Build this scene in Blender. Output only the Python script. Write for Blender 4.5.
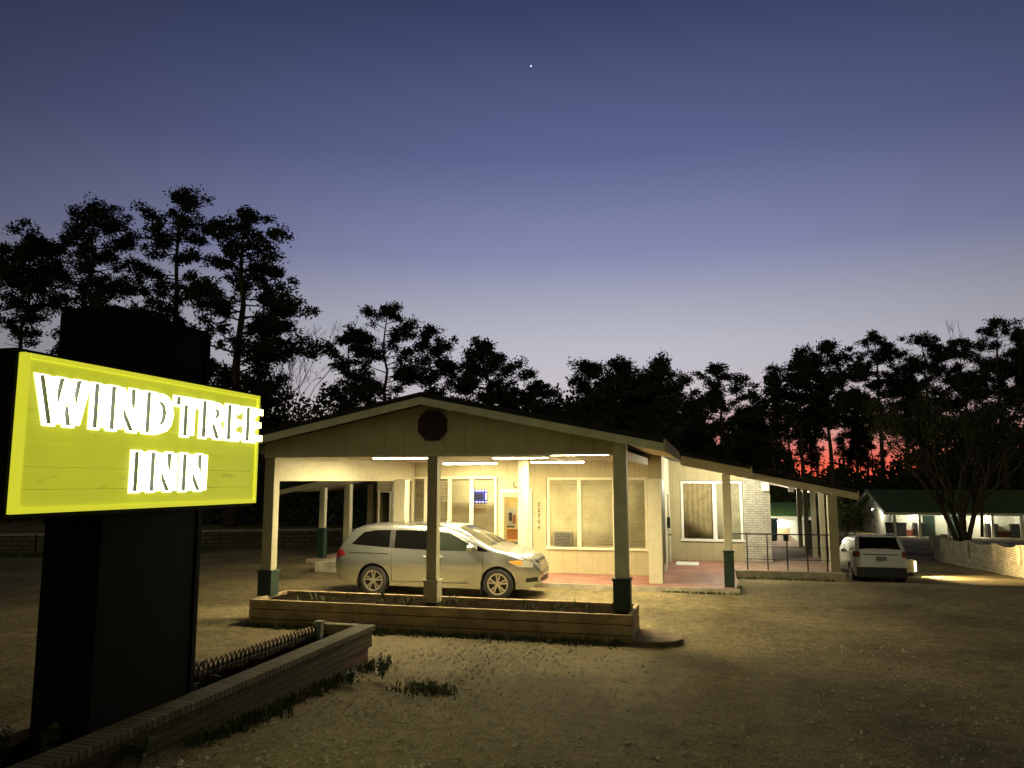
import bpy, bmesh, math, random
import numpy as np
from mathutils import Vector, Matrix
R = math.radians
for o in list(bpy.data.objects): bpy.data.objects.remove(o)
sc = bpy.context.scene
COL = sc.collection
# ------------------------------------------------------------------ camera
CAM = Vector((0, 0, 2.70)); PITCH = R(7.189); YAW = R(14.33); FPX = 769.0
cd = bpy.data.cameras.new('camera'); cam = bpy.data.objects.new('camera', cd); COL.objects.link(cam)
cam.location = CAM; cam.rotation_euler = (R(90) + PITCH, 0, YAW)
cd.sensor_width = 36; cd.lens = FPX / 1024 * 36; cd.clip_end = 3000; cd.clip_start = .05
sc.camera = cam
# ------------------------------------------------------------------ dusk sky
w = bpy.data.worlds.new("World"); sc.world = w; w.use_nodes = True
def lin(r, g, b):
    f = lambda c: (c/255/12.92 if c/255 <= .04045 else ((c/255+.055)/1.055)**2.4)
    return (f(r), f(g), f(b), 1)
nt = w.node_tree; nt.nodes.clear()
def wn(t, **k):
    n = nt.nodes.new(t)
    for a, b in k.items(): setattr(n, a, b)
    return n
def lk(a, b): nt.links.new(a, b)
def wmath(op, a, b=None, c=None, clamp=False):
    n = wn('ShaderNodeMath', operation=op, use_clamp=clamp)
    for i, v in enumerate((a, b, c)):
        if v is None: continue
        if isinstance(v, (int, float)): n.inputs[i].default_value = v
        else: lk(v, n.inputs[i])
    return n.outputs[0]
tc = wn('ShaderNodeTexCoord'); sep = wn('ShaderNodeSeparateXYZ'); lk(tc.outputs['Generated'], sep.inputs[0])
ramp = wn('ShaderNodeValToRGB'); lk(sep.outputs['Z'], ramp.inputs[0])
stops = [(0.0, (200, 150, 135)), (.05, (203, 180, 178)), (.10, (198, 189, 195)), (.17, (184, 184, 196)), (.21, (170, 171, 186)), (.284, (131, 136, 173)),
         (.40, (91, 99, 141)), (.547, (52, 63, 98)), (.8, (32, 40, 66)), (1.0, (24, 32, 55))]
el = ramp.color_ramp.elements
while len(el) < len(stops): el.new(.5)
for e, (p, c) in zip(el, stops): e.position = p; e.color = lin(*c)
# azimuth towards the afterglow (about 5 degrees right of +Y)
GA = R(6); dx, dy = math.sin(GA), math.cos(GA)
hl = wmath('SQRT', wmath('ADD', wmath('MULTIPLY', sep.outputs['X'], sep.outputs['X']), wmath('ADD', wmath('MULTIPLY', sep.outputs['Y'], sep.outputs['Y']), 1e-6)))
caz = wmath('DIVIDE', wmath('ADD', wmath('MULTIPLY', sep.outputs['X'], dx), wmath('MULTIPLY', sep.outputs['Y'], dy)), hl)
side = wmath('MULTIPLY_ADD', caz, .5, .5, clamp=True)            # 1 towards glow, 0 away from it
CA = R(-8); caz2 = wmath('DIVIDE', wmath('ADD', wmath('MULTIPLY', sep.outputs['X'], math.sin(CA)), wmath('MULTIPLY', sep.outputs['Y'], math.cos(CA))), hl)
dim = wmath('MULTIPLY_ADD', wmath('POWER', wmath('MAXIMUM', caz2, 0.0), 3.0), .98, .04)
skyc = wn('ShaderNodeMix', data_type='RGBA', blend_type='MULTIPLY'); skyc.inputs[0].default_value = 1
lk(ramp.outputs[0], skyc.inputs[6]); cmb = wn('ShaderNodeCombineXYZ'); [lk(dim, cmb.inputs[i]) for i in range(3)]; lk(cmb.outputs[0], skyc.inputs[7])
glow_az = wmath('POWER', side, 22.0)
zz = wmath('MAXIMUM', sep.outputs['Z'], 0.0)
glow = wmath('MULTIPLY', glow_az, wmath('EXPONENT', wmath('MULTIPLY', wmath('POWER', wmath('DIVIDE', zz, .060), 2.0), -1.0)))
gmix = wn('ShaderNodeMix', data_type='RGBA'); lk(glow, gmix.inputs[0]); lk(skyc.outputs[2], gmix.inputs[6])
gmix.inputs[7].default_value = (.95, .115, .06, 1)
back = wn('ShaderNodeMix', data_type='RGBA')      # olive fill light added to the unseen sky behind the camera
lk(wmath('MULTIPLY', wmath('POWER', wmath('SUBTRACT', 1.0, side), 3.0), wmath('SUBTRACT', 1.0, wmath('MULTIPLY', zz, .6)), clamp=True), back.inputs[0]); lk(gmix.outputs[2], back.inputs[6]); back.inputs[7].default_value = (.20, .19, .10, 1)
neb = wmath('GREATER_THAN', sep.outputs['Z'], -.02)
bg = wn('ShaderNodeBackground'); lk(back.outputs[2], bg.inputs[0]); bg.inputs[1].default_value = 1.0
nish = wn('ShaderNodeTexSky', sky_type='NISHITA'); nish.sun_disc = False; nish.sun_elevation = R(-3); nish.sun_rotation = GA
bg2 = wn('ShaderNodeBackground'); lk(nish.outputs[0], bg2.inputs[0]); bg2.inputs[1].default_value = .05
addsh = wn('ShaderNodeAddShader'); lk(bg.outputs[0], addsh.inputs[0]); lk(bg2.outputs[0], addsh.inputs[1])
wo = wn('ShaderNodeOutputWorld'); lk(addsh.outputs[0], wo.inputs[0])
sc.view_settings.view_transform = 'Standard'; sc.view_settings.look = 'None'
sc.view_settings.exposure = 0; sc.view_settings.gamma = 1; sc.view_settings.use_curve_mapping = False
sc.render.engine = 'CYCLES'; sc.render.resolution_x = 1024; sc.render.resolution_y = 768
CAR_L = 215.0      # carport tubes
WARM = (1.0, .83, .46)

# ------------------------------------------------------------------ helpers
FWD = Vector((-math.sin(YAW)*math.cos(PITCH), math.cos(YAW)*math.cos(PITCH), math.sin(PITCH)))
RGT = Vector((math.cos(YAW), math.sin(YAW), 0)); UPV = RGT.cross(FWD)
def at(px, py, Y):
    r = FWD + RGT*((px-512)/FPX) + UPV*((384-py)/FPX)
    return CAM + r*(Y/r.y)
def tag(o, label=None, cat=None, group=None, kind=None):
    if label: o['label'] = label
    if cat: o['category'] = cat
    if group: o['group'] = group
    if kind: o['kind'] = kind
    return o
def thing(name, label, cat, loc=(0, 0, 0), rz=0, group=None):
    o = bpy.data.objects.new(name, None); COL.objects.link(o); o.location = loc; o.rotation_euler = (0, 0, rz)
    o.empty_display_size = .2
    return tag(o, label, cat, group)
class MB:
    def __init__(s): s.v = []; s.f = []; s.m = []
    def add(s, vs, fs, m=0):
        b = len(s.v); s.v += [tuple(p) for p in vs]
        s.f += [tuple(b+i for i in f) for f in fs]; s.m += [m]*len(fs); return s
    def box(s, x0, x1, y0, y1, z0, z1, m=0):
        return s.add([(x0,y0,z0),(x1,y0,z0),(x1,y1,z0),(x0,y1,z0),(x0,y0,z1),(x1,y0,z1),(x1,y1,z1),(x0,y1,z1)],
            [(0,3,2,1),(4,5,6,7),(0,1,5,4),(1,2,6,5),(2,3,7,6),(3,0,4,7)], m)
    def prism(s, pts, ax, a0, a1, m=0):          # pts 2-D; ax = extrusion axis 0,1,2
        def P(p, a): return (a,p[0],p[1]) if ax == 0 else ((p[0],a,p[1]) if ax == 1 else (p[0],p[1],a))
        n = len(pts); vs = [P(p, a0) for p in pts] + [P(p, a1) for p in pts]
        return s.add(vs, [tuple(range(n))[::-1], tuple(range(n, 2*n))] + [(i,(i+1)%n,n+(i+1)%n,n+i) for i in range(n)], m)
    def tube(s, pts, rad, n=8, m=0, cap=True):
        pts = [Vector(p) for p in pts]
        if not hasattr(rad, '__len__'): rad = [rad]*len(pts)
        rings = []; up = Vector((0.31,.17,.93))
        for i, p in enumerate(pts):
            t = (pts[min(i+1,len(pts)-1)] - pts[max(i-1,0)]).normalized()
            a = t.cross(up if abs(t.dot(up)) < .95 else Vector((1,0,0))).normalized(); b = t.cross(a)
            rings.append([p + (a*math.cos(2*math.pi*k/n) + b*math.sin(2*math.pi*k/n))*rad[i] for k in range(n)])
        vs = [q for r in rings for q in r]
        fs = [(i*n+k, i*n+(k+1)%n, (i+1)*n+(k+1)%n, (i+1)*n+k) for i in range(len(pts)-1) for k in range(n)]
        if cap: fs += [tuple(range(n))[::-1], tuple(range((len(pts)-1)*n, len(pts)*n))]
        return s.add(vs, fs, m)
    def lathe(s, prof, n=24, c=(0,0,0), axis=1, m=0):   # prof (radius, along)
        vs = []
        for r, a in prof:
            for k in range(n):
                t = 2*math.pi*k/n; u, v = r*math.cos(t), r*math.sin(t)
                p = (u, a, v) if axis == 1 else ((a,u,v) if axis == 0 else (u,v,a))
                vs.append((p[0]+c[0], p[1]+c[1], p[2]+c[2]))
        return s.add(vs, [(i*n+k, i*n+(k+1)%n, (i+1)*n+(k+1)%n, (i+1)*n+k) for i in range(len(prof)-1) for k in range(n)], m)
    def grid(s, G, m=0, flip=False):             # G rows of points
        nr, nc = len(G), len(G[0])
        return s.add([p for r in G for p in r], [((i*nc+j, i*nc+j+1, (i+1)*nc+j+1, (i+1)*nc+j) if not flip else (i*nc+j, (i+1)*nc+j, (i+1)*nc+j+1, i*nc+j+1)) for i in range(nr-1) for j in range(nc-1)], m)
    def mesh(s, name, mats, smooth=False):
        me = bpy.data.meshes.new(name); me.from_pydata(s.v, [], s.f)
        if not isinstance(mats, (list, tuple)): mats = [mats]
        for m in mats: me.materials.append(m)
        if len(mats) > 1: me.polygons.foreach_set('material_index', s.m)
        me.validate()
        bm = bmesh.new(); bm.from_mesh(me)
        if len(bm.faces) < 6000: bmesh.ops.recalc_face_normals(bm, faces=bm.faces)
        bm.to_mesh(me); bm.free()
        if smooth: me.polygons.foreach_set('use_smooth', [True]*len(me.polygons))
        return me
    def build(s, name, mats, parent=None, smooth=False, bevel=0):
        o = bpy.data.objects.new(name, s.mesh(name, mats, smooth)); COL.objects.link(o)
        if parent: adopt(o, parent)
        if bevel:
            b = o.modifiers.new('bevel', 'BEVEL'); b.width = bevel; b.segments = 2; b.limit_method = 'ANGLE'
        return o
def adopt(o, parent):
    o.parent = parent
    l = parent.location if parent.parent is None else Vector((0,0,0))
    if parent.parent is None and parent.type == 'EMPTY': o.matrix_parent_inverse = Matrix.Translation(-Vector(l))
def children(o): return [c for c in COL.objects if c.parent == o]
def copy_tree(o, parent=None):
    c = o.copy(); COL.objects.link(c)
    if parent: c.parent = parent
    for k in list(o.children): copy_tree(k, c)
    return c
# ------------------------------------------------------------------ materials
def mat(name, col, rough=.8, metal=0, var=.25, vscale=3.0, bump=0, bscale=40, col2=None, c2scale=1.2, emit=None, estr=0, spec=None, coat=0):
    m = bpy.data.materials.new(name); m.use_nodes = True; t = m.node_tree; p = t.nodes['Principled BSDF']
    p.inputs['Roughness'].default_value = rough; p.inputs['Metallic'].default_value = metal
    if spec is not None: p.inputs['Specular IOR Level'].default_value = spec
    if coat: p.inputs['Coat Weight'].default_value = coat; p.inputs['Coat Roughness'].default_value = .08
    c = (*col, 1); tcn = t.nodes.new('ShaderNodeTexCoord')
    nz = t.nodes.new('ShaderNodeTexNoise'); nz.inputs['Scale'].default_value = vscale; nz.inputs['Detail'].default_value = 6; nz.inputs['Roughness'].default_value = .65
    t.links.new(tcn.outputs['Object'], nz.inputs['Vector'])
    r = t.nodes.new('ShaderNodeValToRGB'); r.color_ramp.elements[0].position = .3; r.color_ramp.elements[1].position = .72
    r.color_ramp.elements[0].color = (*[x*(1-var) for x in col], 1); r.color_ramp.elements[1].color = (*[min(1, x*(1+var)) for x in (col2 or col)], 1)
    t.links.new(nz.outputs['Fac'], r.inputs[0]); t.links.new(r.outputs[0], p.inputs['Base Color'])
    if bump:
        nb = t.nodes.new('ShaderNodeTexNoise'); nb.inputs['Scale'].default_value = bscale; nb.inputs['Detail'].default_value = 4
        t.links.new(tcn.outputs['Object'], nb.inputs['Vector'])
        b = t.nodes.new('ShaderNodeBump'); b.inputs['Strength'].default_value = bump; b.inputs['Distance'].default_value = .02
        t.links.new(nb.outputs['Fac'], b.inputs['Height']); t.links.new(b.outputs[0], p.inputs['Normal'])
    if emit: p.inputs['Emission Color'].default_value = (*emit, 1); p.inputs['Emission Strength'].default_value = estr
    return m
def N(m, t, **k):
    n = m.node_tree.nodes.new(t)
    for a, b in k.items(): setattr(n, a, b)
    return n
def siding(name, col, axis, pitch=.41, gw=.03):
    m = mat(name, col, .75, var=.12, vscale=1.5); t = m.node_tree; p = t.nodes['Principled BSDF']
    tcn = N(m, 'ShaderNodeTexCoord'); s = N(m, 'ShaderNodeSeparateXYZ'); t.links.new(tcn.outputs['Object'], s.inputs[0])
    d = N(m, 'ShaderNodeMath', operation='DIVIDE'); d.inputs[1].default_value = pitch; t.links.new(s.outputs[axis], d.inputs[0])
    fr = N(m, 'ShaderNodeMath', operation='FRACT'); t.links.new(d.outputs[0], fr.inputs[0])
    g = N(m, 'ShaderNodeMath', operation='LESS_THAN'); g.inputs[1].default_value = gw; t.links.new(fr.outputs[0], g.inputs[0])
    src = p.inputs['Base Color'].links[0].from_socket
    mx = N(m, 'ShaderNodeMix', data_type='RGBA'); t.links.new(g.outputs[0], mx.inputs[0]); t.links.new(src, mx.inputs[6]); mx.inputs[7].default_value = (*[c*.66 for c in col], 1)
    t.links.new(mx.outputs[2], p.inputs['Base Color'])
    b = N(m, 'ShaderNodeBump', invert=True); b.inputs['Strength'].default_value = .6; b.inputs['Distance'].default_value = .01
    t.links.new(g.outputs[0], b.inputs['Height']); t.links.new(b.outputs[0], p.inputs['Normal'])
    return m
def brick(name, c1, c2, mortar, axis, bw=.22, bh=.075, ms=.012, rough=.85, rot=False, bumpd=.02):
    m = bpy.data.materials.new(name); m.use_nodes = True; t = m.node_tree; p = t.nodes['Principled BSDF']; p.inputs['Roughness'].default_value = rough
    tcn = N(m, 'ShaderNodeTexCoord'); s = N(m, 'ShaderNodeSeparateXYZ'); t.links.new(tcn.outputs['Object'], s.inputs[0])
    cb = N(m, 'ShaderNodeCombineXYZ'); t.links.new(s.outputs[axis], cb.inputs[0]); t.links.new(s.outputs['Z' if axis != 'Z' else 'X'], cb.inputs[1])
    bt = N(m, 'ShaderNodeTexBrick'); bt.inputs['Scale'].default_value = 1; bt.inputs['Brick Width'].default_value = bw; bt.inputs['Row Height'].default_value = bh
    bt.inputs['Mortar Size'].default_value = ms; bt.inputs['Mortar Smooth'].default_value = .3
    bt.inputs['Color1'].default_value = (*c1, 1); bt.inputs['Color2'].default_value = (*c2, 1); bt.inputs['Mortar'].default_value = (*mortar, 1)
    t.links.new(cb.outputs[0], bt.inputs['Vector'])
    nz = N(m, 'ShaderNodeTexNoise'); nz.inputs['Scale'].default_value = 4; nz.inputs['Detail'].default_value = 7; t.links.new(tcn.outputs['Object'], nz.inputs['Vector'])
    r = N(m, 'ShaderNodeMapRange'); r.inputs['To Min'].default_value = .45; r.inputs['To Max'].default_value = 1.35; t.links.new(nz.outputs['Fac'], r.inputs['Value'])
    mx = N(m, 'ShaderNodeMix', data_type='RGBA', blend_type='MULTIPLY'); mx.inputs[0].default_value = 1
    t.links.new(bt.outputs['Color'], mx.inputs[6]); t.links.new(r.outputs[0], mx.inputs[7]); t.links.new(mx.outputs[2], p.inputs['Base Color'])
    b = N(m, 'ShaderNodeBump', invert=True); b.inputs['Strength'].default_value = .8; b.inputs['Distance'].default_value = bumpd
    t.links.new(bt.outputs['Fac'], b.inputs['Height']); t.links.new(b.outputs[0], p.inputs['Normal'])
    return m
def glassy(name, tint=(.9,.95,.9), alpha=.75):
    m = bpy.data.materials.new(name); m.use_nodes = True; t = m.node_tree; t.nodes.remove(t.nodes['Principled BSDF'])
    tr = N(m, 'ShaderNodeBsdfTransparent'); tr.inputs[0].default_value = (*tint, 1); gl = N(m, 'ShaderNodeBsdfGlossy'); gl.inputs['Roughness'].default_value = .04
    fr = N(m, 'ShaderNodeFresnel'); fr.inputs[0].default_value = 1.5
    mx = N(m, 'ShaderNodeMixShader'); t.links.new(fr.outputs[0], mx.inputs[0]); t.links.new(tr.outputs[0], mx.inputs[1]); t.links.new(gl.outputs[0], mx.inputs[2])
    t.links.new(mx.outputs[0], t.nodes['Material Output'].inputs[0]); return m
def emis(name, col, s, sides=True):
    m = bpy.data.materials.new(name); m.use_nodes = True; t = m.node_tree; p = t.nodes['Principled BSDF']
    p.inputs['Base Color'].default_value = (*[min(.8, c) for c in col], 1); p.inputs['Emission Color'].default_value = (*col, 1); p.inputs['Emission Strength'].default_value = s
    return m
M = {}
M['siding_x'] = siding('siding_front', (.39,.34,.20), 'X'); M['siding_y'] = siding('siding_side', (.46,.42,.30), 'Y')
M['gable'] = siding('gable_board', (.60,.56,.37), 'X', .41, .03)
M['cream'] = mat('cream_paint', (.37,.345,.235), .6, var=.10, vscale=5)
M['ceiling'] = mat('ceiling_paint', (.34,.30,.21), .8, var=.08)
M['trim'] = mat('white_trim', (.60,.57,.42), .55, var=.08, vscale=6)
M['trimw'] = mat('white_paint', (.74,.74,.68), .55, var=.08, vscale=6)
M['rake'] = mat('fascia_paint', (.66,.65,.50), .6, var=.18, vscale=4)
M['tan'] = mat('soffit_tan', (.55,.48,.34), .7, var=.15, vscale=4)
M['dkgreen'] = mat('dark_green_paint', (.012,.035,.024), .5, var=.3, vscale=8)
M['roof'] = mat('dark_roof', (.02,.02,.018), .9, var=.4, vscale=6, bump=.4, bscale=30)
M['maroon'] = mat('maroon_paint', (.035,.008,.008), .6, var=.3, vscale=9)
M['porchred'] = mat('red_porch_paint', (.23,.085,.065), .65, var=.3, vscale=1.6, col2=(.26,.13,.10))
M['concrete'] = mat('concrete', (.42,.38,.30), .9, var=.35, vscale=3, bump=.3, bscale=60)
M['wbrick_x'] = brick('white_brick_front', (.55,.53,.44), (.48,.46,.38), (.33,.31,.26), 'X')
M['black'] = mat('black_sign_paint', (.0035,.0035,.0032), .7, var=.5, vscale=2, spec=.12)
M['blacktrim'] = mat('black_metal', (.012,.012,.012), .45, var=.3)
M['timber'] = mat('weathered_timber', (.33,.24,.13), .85, var=.45, vscale=3, bump=.5, bscale=25)
M['soil'] = mat('dark_soil', (.012,.009,.006), 1.0, var=.5, vscale=12, bump=.8, bscale=40, spec=.0)
M['glass'] = glassy('window_glass', (.98,.985,.96)); M['gglass'] = glassy('green_window_glass', (.88,.87,.82))
M['blind'] = mat('blind_slat', (.50,.46,.32), .7, var=.28, vscale=1.6); M['blindg'] = mat('grey_blind', (.55,.54,.45), .7, var=.25, vscale=5)
M['dark'] = mat('dark_interior', (.01,.01,.01), .8, var=.2)
M['tube'] = emis('lit_diffuser', WARM, CAR_L)
M['leaf'] = mat('pine_needles', (.028,.04,.018), .8, var=.4, vscale=.7)
M['leafg'] = mat('leaf_green', (.075,.10,.025), .7, var=.4, vscale=1.5)
M['bark'] = mat('bark', (.075,.055,.04), .9, var=.4, vscale=6, bump=.6, bscale=20)
M['grass'] = mat('grass_blade', (.07,.09,.025), .8, var=.5, vscale=3)
M['rubber'] = mat('tyre_rubber', (.012,.012,.012), .75, var=.3, vscale=12)
M['alloy'] = mat('alloy', (.62,.60,.55), .3, .9, var=.05)
M['plastic'] = mat('black_plastic', (.015,.015,.015), .5, var=.2)
M['cglass'] = mat('car_glass', (.003,.003,.003), .02, var=.1, spec=.10)
M['cglass2'] = mat('car_windscreen', (.02,.025,.02), .04, var=.1, spec=.5)
M['redlens'] = mat('red_lens', (.16,.008,.008), .15, var=.1)
M['amber'] = mat('amber_lens', (.75,.33,.05), .15, var=.1); M['clearlens'] = mat('headlamp_lens', (.42,.41,.36), .08, var=.05, coat=.8)
M['chrome'] = mat('chrome', (.42,.42,.40), .2, 1, var=.03)
# ------------------------------------------------------------------ ground
def hg(x, y):
    b = np.interp(y, [-20,-5,0,6.3,10.6,13,22,24.2,31,40,85,150], [1.1,.85,.6,.27,.08,0,0,-.15,-.95,-1.5,-2.8,-4])
    l = np.interp(y, [-20,-5,0,6.3,10.6,13,22,150], [1.1,.85,.6,.27,.08,0,0,-1])
    t = np.clip((x+8)/8, 0, 1); t = t*t*(3-2*t)
    return l + (b-l)*t
def ground_material():
    m = bpy.data.materials.new('worn_asphalt'); m.use_nodes = True; t = m.node_tree; p = t.nodes['Principled BSDF']; p.inputs['Roughness'].default_value = .92
    p.inputs['Specular IOR Level'].default_value = .25
    tcn = N(m, 'ShaderNodeTexCoord')
    def noise(sc_, det=5, rough=.6):
        n = N(m, 'ShaderNodeTexNoise'); n.inputs['Scale'].default_value = sc_; n.inputs['Detail'].default_value = det; n.inputs['Roughness'].default_value = rough
        t.links.new(tcn.outputs['Object'], n.inputs['Vector']); return n.outputs['Fac']
    def rmp(src, a, b, pa, pb):
        r = N(m, 'ShaderNodeValToRGB'); e = r.color_ramp.elements; e[0].position = pa; e[1].position = pb; e[0].color = (*a,1); e[1].color = (*b,1)
        t.links.new(src, r.inputs[0]); return r.outputs[0]
    def mul(a, b):
        x = N(m, 'ShaderNodeMix', data_type='RGBA', blend_type='MULTIPLY'); x.inputs[0].default_value = 1; t.links.new(a, x.inputs[6]); t.links.new(b, x.inputs[7]); return x.outputs[2]
    base = rmp(noise(.35, 7, .62), (.105,.088,.05), (.29,.24,.135), .34, .68)
    fine = rmp(noise(80, 4, .8), (.30,.30,.29), (1.75,1.72,1.65), .36, .66)
    mid = rmp(noise(4.5, 6, .7), (.60,.60,.57), (1.25,1.25,1.2), .32, .64)
    c = mul(mul(mul(base, fine), rmp(noise(26, 5, .75), (.38,.38,.36), (1.7,1.68,1.6), .36, .66)), mid)
    vo = N(m, 'ShaderNodeTexVoronoi', feature='DISTANCE_TO_EDGE'); vo.inputs['Scale'].default_value = .55
    wob = N(m, 'ShaderNodeTexNoise'); wob.inputs['Scale'].default_value = 2.2; t.links.new(tcn.outputs['Object'], wob.inputs['Vector'])
    ad = N(m, 'ShaderNodeMix', data_type='RGBA'); ad.inputs[0].default_value = .22; t.links.new(tcn.outputs['Object'], ad.inputs[6]); t.links.new(wob.outputs['Color'], ad.inputs[7]); t.links.new(ad.outputs[2], vo.inputs['Vector'])
    cr = rmp(vo.outputs['Distance'], (.84,.84,.84), (1,1,1), .003, .014)
    c = mul(c, cr)
    t.links.new(c, p.inputs['Base Color'])
    b = N(m, 'ShaderNodeBump'); b.inputs['Strength'].default_value = .75; b.inputs['Distance'].default_value = .03
    ah = N(m, 'ShaderNodeMath', operation='MULTIPLY_ADD'); t.links.new(noise(24, 5, .8), ah.inputs[0]); ah.inputs[1].default_value = .6; t.links.new(noise(6, 4), ah.inputs[2])
    t.links.new(ah.outputs[0], b.inputs['Height']); t.links.new(b.outputs[0], p.inputs['Normal'])
    return m
def axis_pts():
    xs = sorted(set([-700,-300,-150,-90,-60,-45] + list(np.arange(-36, 36.1, .75)) + [45,60,90,150,300,700]))
    ys = sorted(set([-60,-20,-10,-5] + list(np.arange(-2, 48.1, .75)) + list(np.arange(50, 150.1, 5)) + [200,300,500,900]))
    return xs, ys
xs, ys = axis_pts(); rng = np.random.default_rng(3)
g = MB(); g.grid([[(x, y, float(hg(x, y)) + (rng.normal()*.008 if abs(x) < 34 and 0 < y < 46 else 0)) for x in xs] for y in ys])
tag(g.build('ground', ground_material(), smooth=True), kind='structure')

# ------------------------------------------------------------------ main motel building
RX, RZ, SL = -5.2, 4.36, .206
def rz(x): return RZ - SL*abs(x-RX)
motel = thing('motel_office', 'cream motel office with a gabled carport in front and porches on both sides', 'building', (-5.1, 22, 0))
def roof_seg(xl, xr, y0, y1, mt, name):
    m = MB(); T = .16
    m.prism([(xl, rz(xl)-T), (RX, RZ-T), (xr, rz(xr)-T), (xr, rz(xr)), (RX, RZ), (xl, rz(xl))], 1, y0, y1)
    return m.build(name, mt, motel)
XL, XR = -9.65, -.75
roof_seg(XL, XR, 13.45, 19.9, M['roof'], 'roof'); roof_seg(XL, .98, 19.9, 23.8, M['roof'], 'roof'); roof_seg(-14.3, 4.05, 23.8, 40, M['roof'], 'roof')
def rake(x0, x1, y, h=.14, mt='rake', name='fascia_board', top=-.10):
    m = MB(); m.prism([(x0, rz(x0)-h+top), (x1, rz(x1)-h+top), (x1, rz(x1)+top), (x0, rz(x0)+top)], 1, y-.04, y-.003)
    return m.build(name, M[mt], motel)
rake(XL, RX-.002, 13.45); rake(RX+.002, XR, 13.45)
rake(XR+.05, .98, 19.9, .24, 'tan'); rake(.99, 4.05, 23.8, .19, 'tan'); rake(-14.3, XL-.05, 23.8, .16, 'trim')
m = MB(); m.box(XR-.0, XR+.035, 13.42, 19.86, rz(XR)-.24, rz(XR)-.03); m.build('eave_fascia', M['tan'], motel)
m = MB(); m.box(.982, 1.015, 19.87, 23.76, rz(.98)-.26, rz(.98)-.03); m.box(4.052, 4.085, 23.77, 40, rz(4.05)-.24, rz(4.05)-.03); m.build('eave_fascia', M['tan'], motel)
# gable wall over the carport front
m = MB(); m.prism([(-8.78, 3.17), (-1.50, 3.17), (-1.50, rz(-1.50)-.17), (RX, RZ-.17), (-8.78, rz(-8.78)-.17)], 1, 14.0, 14.08); m.build('gable_wall', M['gable'], motel)
m = MB(); m.box(-8.78, -1.50, 13.985, 13.998, 3.17, 3.22); m.build('gable_trim', M['rake'], motel)
# octagon louvre
vt = MB(); oc = [(-5.15+.31*math.cos(R(22.5+45*k)), 3.76+.31*math.sin(R(22.5+45*k))) for k in range(8)]; vt.prism(oc, 1, 13.93, 13.998)
vo_ = vt.build('octagon_vent', M['maroon'], motel)
m = MB()
for k in range(6):
    z = 3.53+.08*k; hw = min(.26, .30-abs(z-3.76)*.45); m.box(-5.15-hw, -5.15+hw, 13.905, 13.928, z, z+.045)
m.build('louvre', M['maroon'], vo_)
# ceiling and headers
m = MB(); m.box(-8.615, -1.665, 14.09, 21.88, 3.24, 3.27); m.build('carport_ceiling', M['ceiling'], motel)
m = MB(); m.box(-8.78, -8.62, 14.24, 21.88, 2.70, 3.27); m.build('header_beam', M['cream'], motel)
m = MB(); m.box(-1.66, -1.52, 14.22, 19.9, 3.10, 3.27); m.build('header_beam', M['tan'], motel)
m = MB(); m.prism([(-1.515, rz(-1.515)-.175), (XR-.01, rz(XR)-.175), (XR-.01, rz(XR)-.20), (-1.515, rz(-1.515)-.20)], 1, 13.46, 19.88); m.build('soffit', M['tan'], motel)
for xa, xb in ((-14.25, -8.7), (1.9, 4.0)):
    m = MB(); m.prism([(xa, rz(xa)-.163), (xb, rz(xb)-.163), (xb, rz(xb)-.185), (xa, rz(xa)-.185)], 1, 23.82, 39.8); m.build('soffit', M['ceiling'], motel)
# posts
def post(x, y, zb, zt, w=.2, base=.5, bw=.28, mt='cream', bm_='dkgreen'):
    p = MB(); p.box(x-w/2, x+w/2, y-w/2, y+w/2, zb+base, zt); o = p.build('post', M[mt], motel, bevel=.008)
    if base:
        b = MB(); b.box(x-bw/2, x+bw/2, y-bw/2, y+bw/2, zb, zb+base); b.box(x-bw/2-.015, x+bw/2+.015, y-bw/2-.015, y+bw/2+.015, zb+base-.05, zb+base-.003); b.build('post_base', M[bm_], o, bevel=.006)
    return o
post(-8.66, 14.12, .43, rz(-8.56)-.2, .22, .5, .3)
post(-5.16, 14.12, .43, 3.168, .2, .42, .27, bm_='cream')
post(-1.57, 14.09, .43, rz(-1.6)-.2, .24, .56, .30, mt='rake')
post(-4.8, 20.0, .12, 3.235, .24, 0, mt='trim')
post(.39, 20.1, .1, rz(.39)-.34, .2, .9, .24, mt='trim')
for i, yy in enumerate((24.3, 26.5, 28.6, 30.8, 33)):
    post(3.42, yy, .11, rz(3.42)-.3 if i == 0 else rz(3.42)-.18, .26 if i == 0 else .16, 0, mt='cream')
post(-12.9, 24.3, .11, rz(-12.9)-.3, .19, 1.0, .24, mt='trim')
for yy in (26.2, 28.2): post(-12.9, yy, .11, rz(-12.9)-.18, .24, 0, mt='trim')
# walls
def hole_wall(name, mt, fixed, a0, a1, z0, ztop, holes, axis='x', th=.15, par=None):
    """wall running along x (fixed y) or y (fixed x) with rectangular openings; ztop may be a function"""
    m = MB(); zt = ztop if callable(ztop) else (lambda a: ztop)
    cuts = sorted(set([a0, a1] + [v for h in holes for v in h[:2]] + ([RX] if axis == 'x' and a0 < RX < a1 and callable(ztop) else [])))
    for c0, c1 in zip(cuts, cuts[1:]):
        cm = (c0+c1)/2; spans = []; z = z0
        for h in sorted([h for h in holes if h[0] <= cm <= h[1]], key=lambda h: h[2]):
            spans.append((z, h[2], h[2])); z = h[3]
        spans.append((z, zt(c0), zt(c1)))
        for b, t0, t1 in spans:
            pts = [(c0, b), (c1, b), (c1, t1), (c0, t0)]
            m.prism(pts, 1 if axis == 'x' else 0, fixed, fixed+th)
    o = m.build(name, M[mt], par or motel); return o
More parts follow.
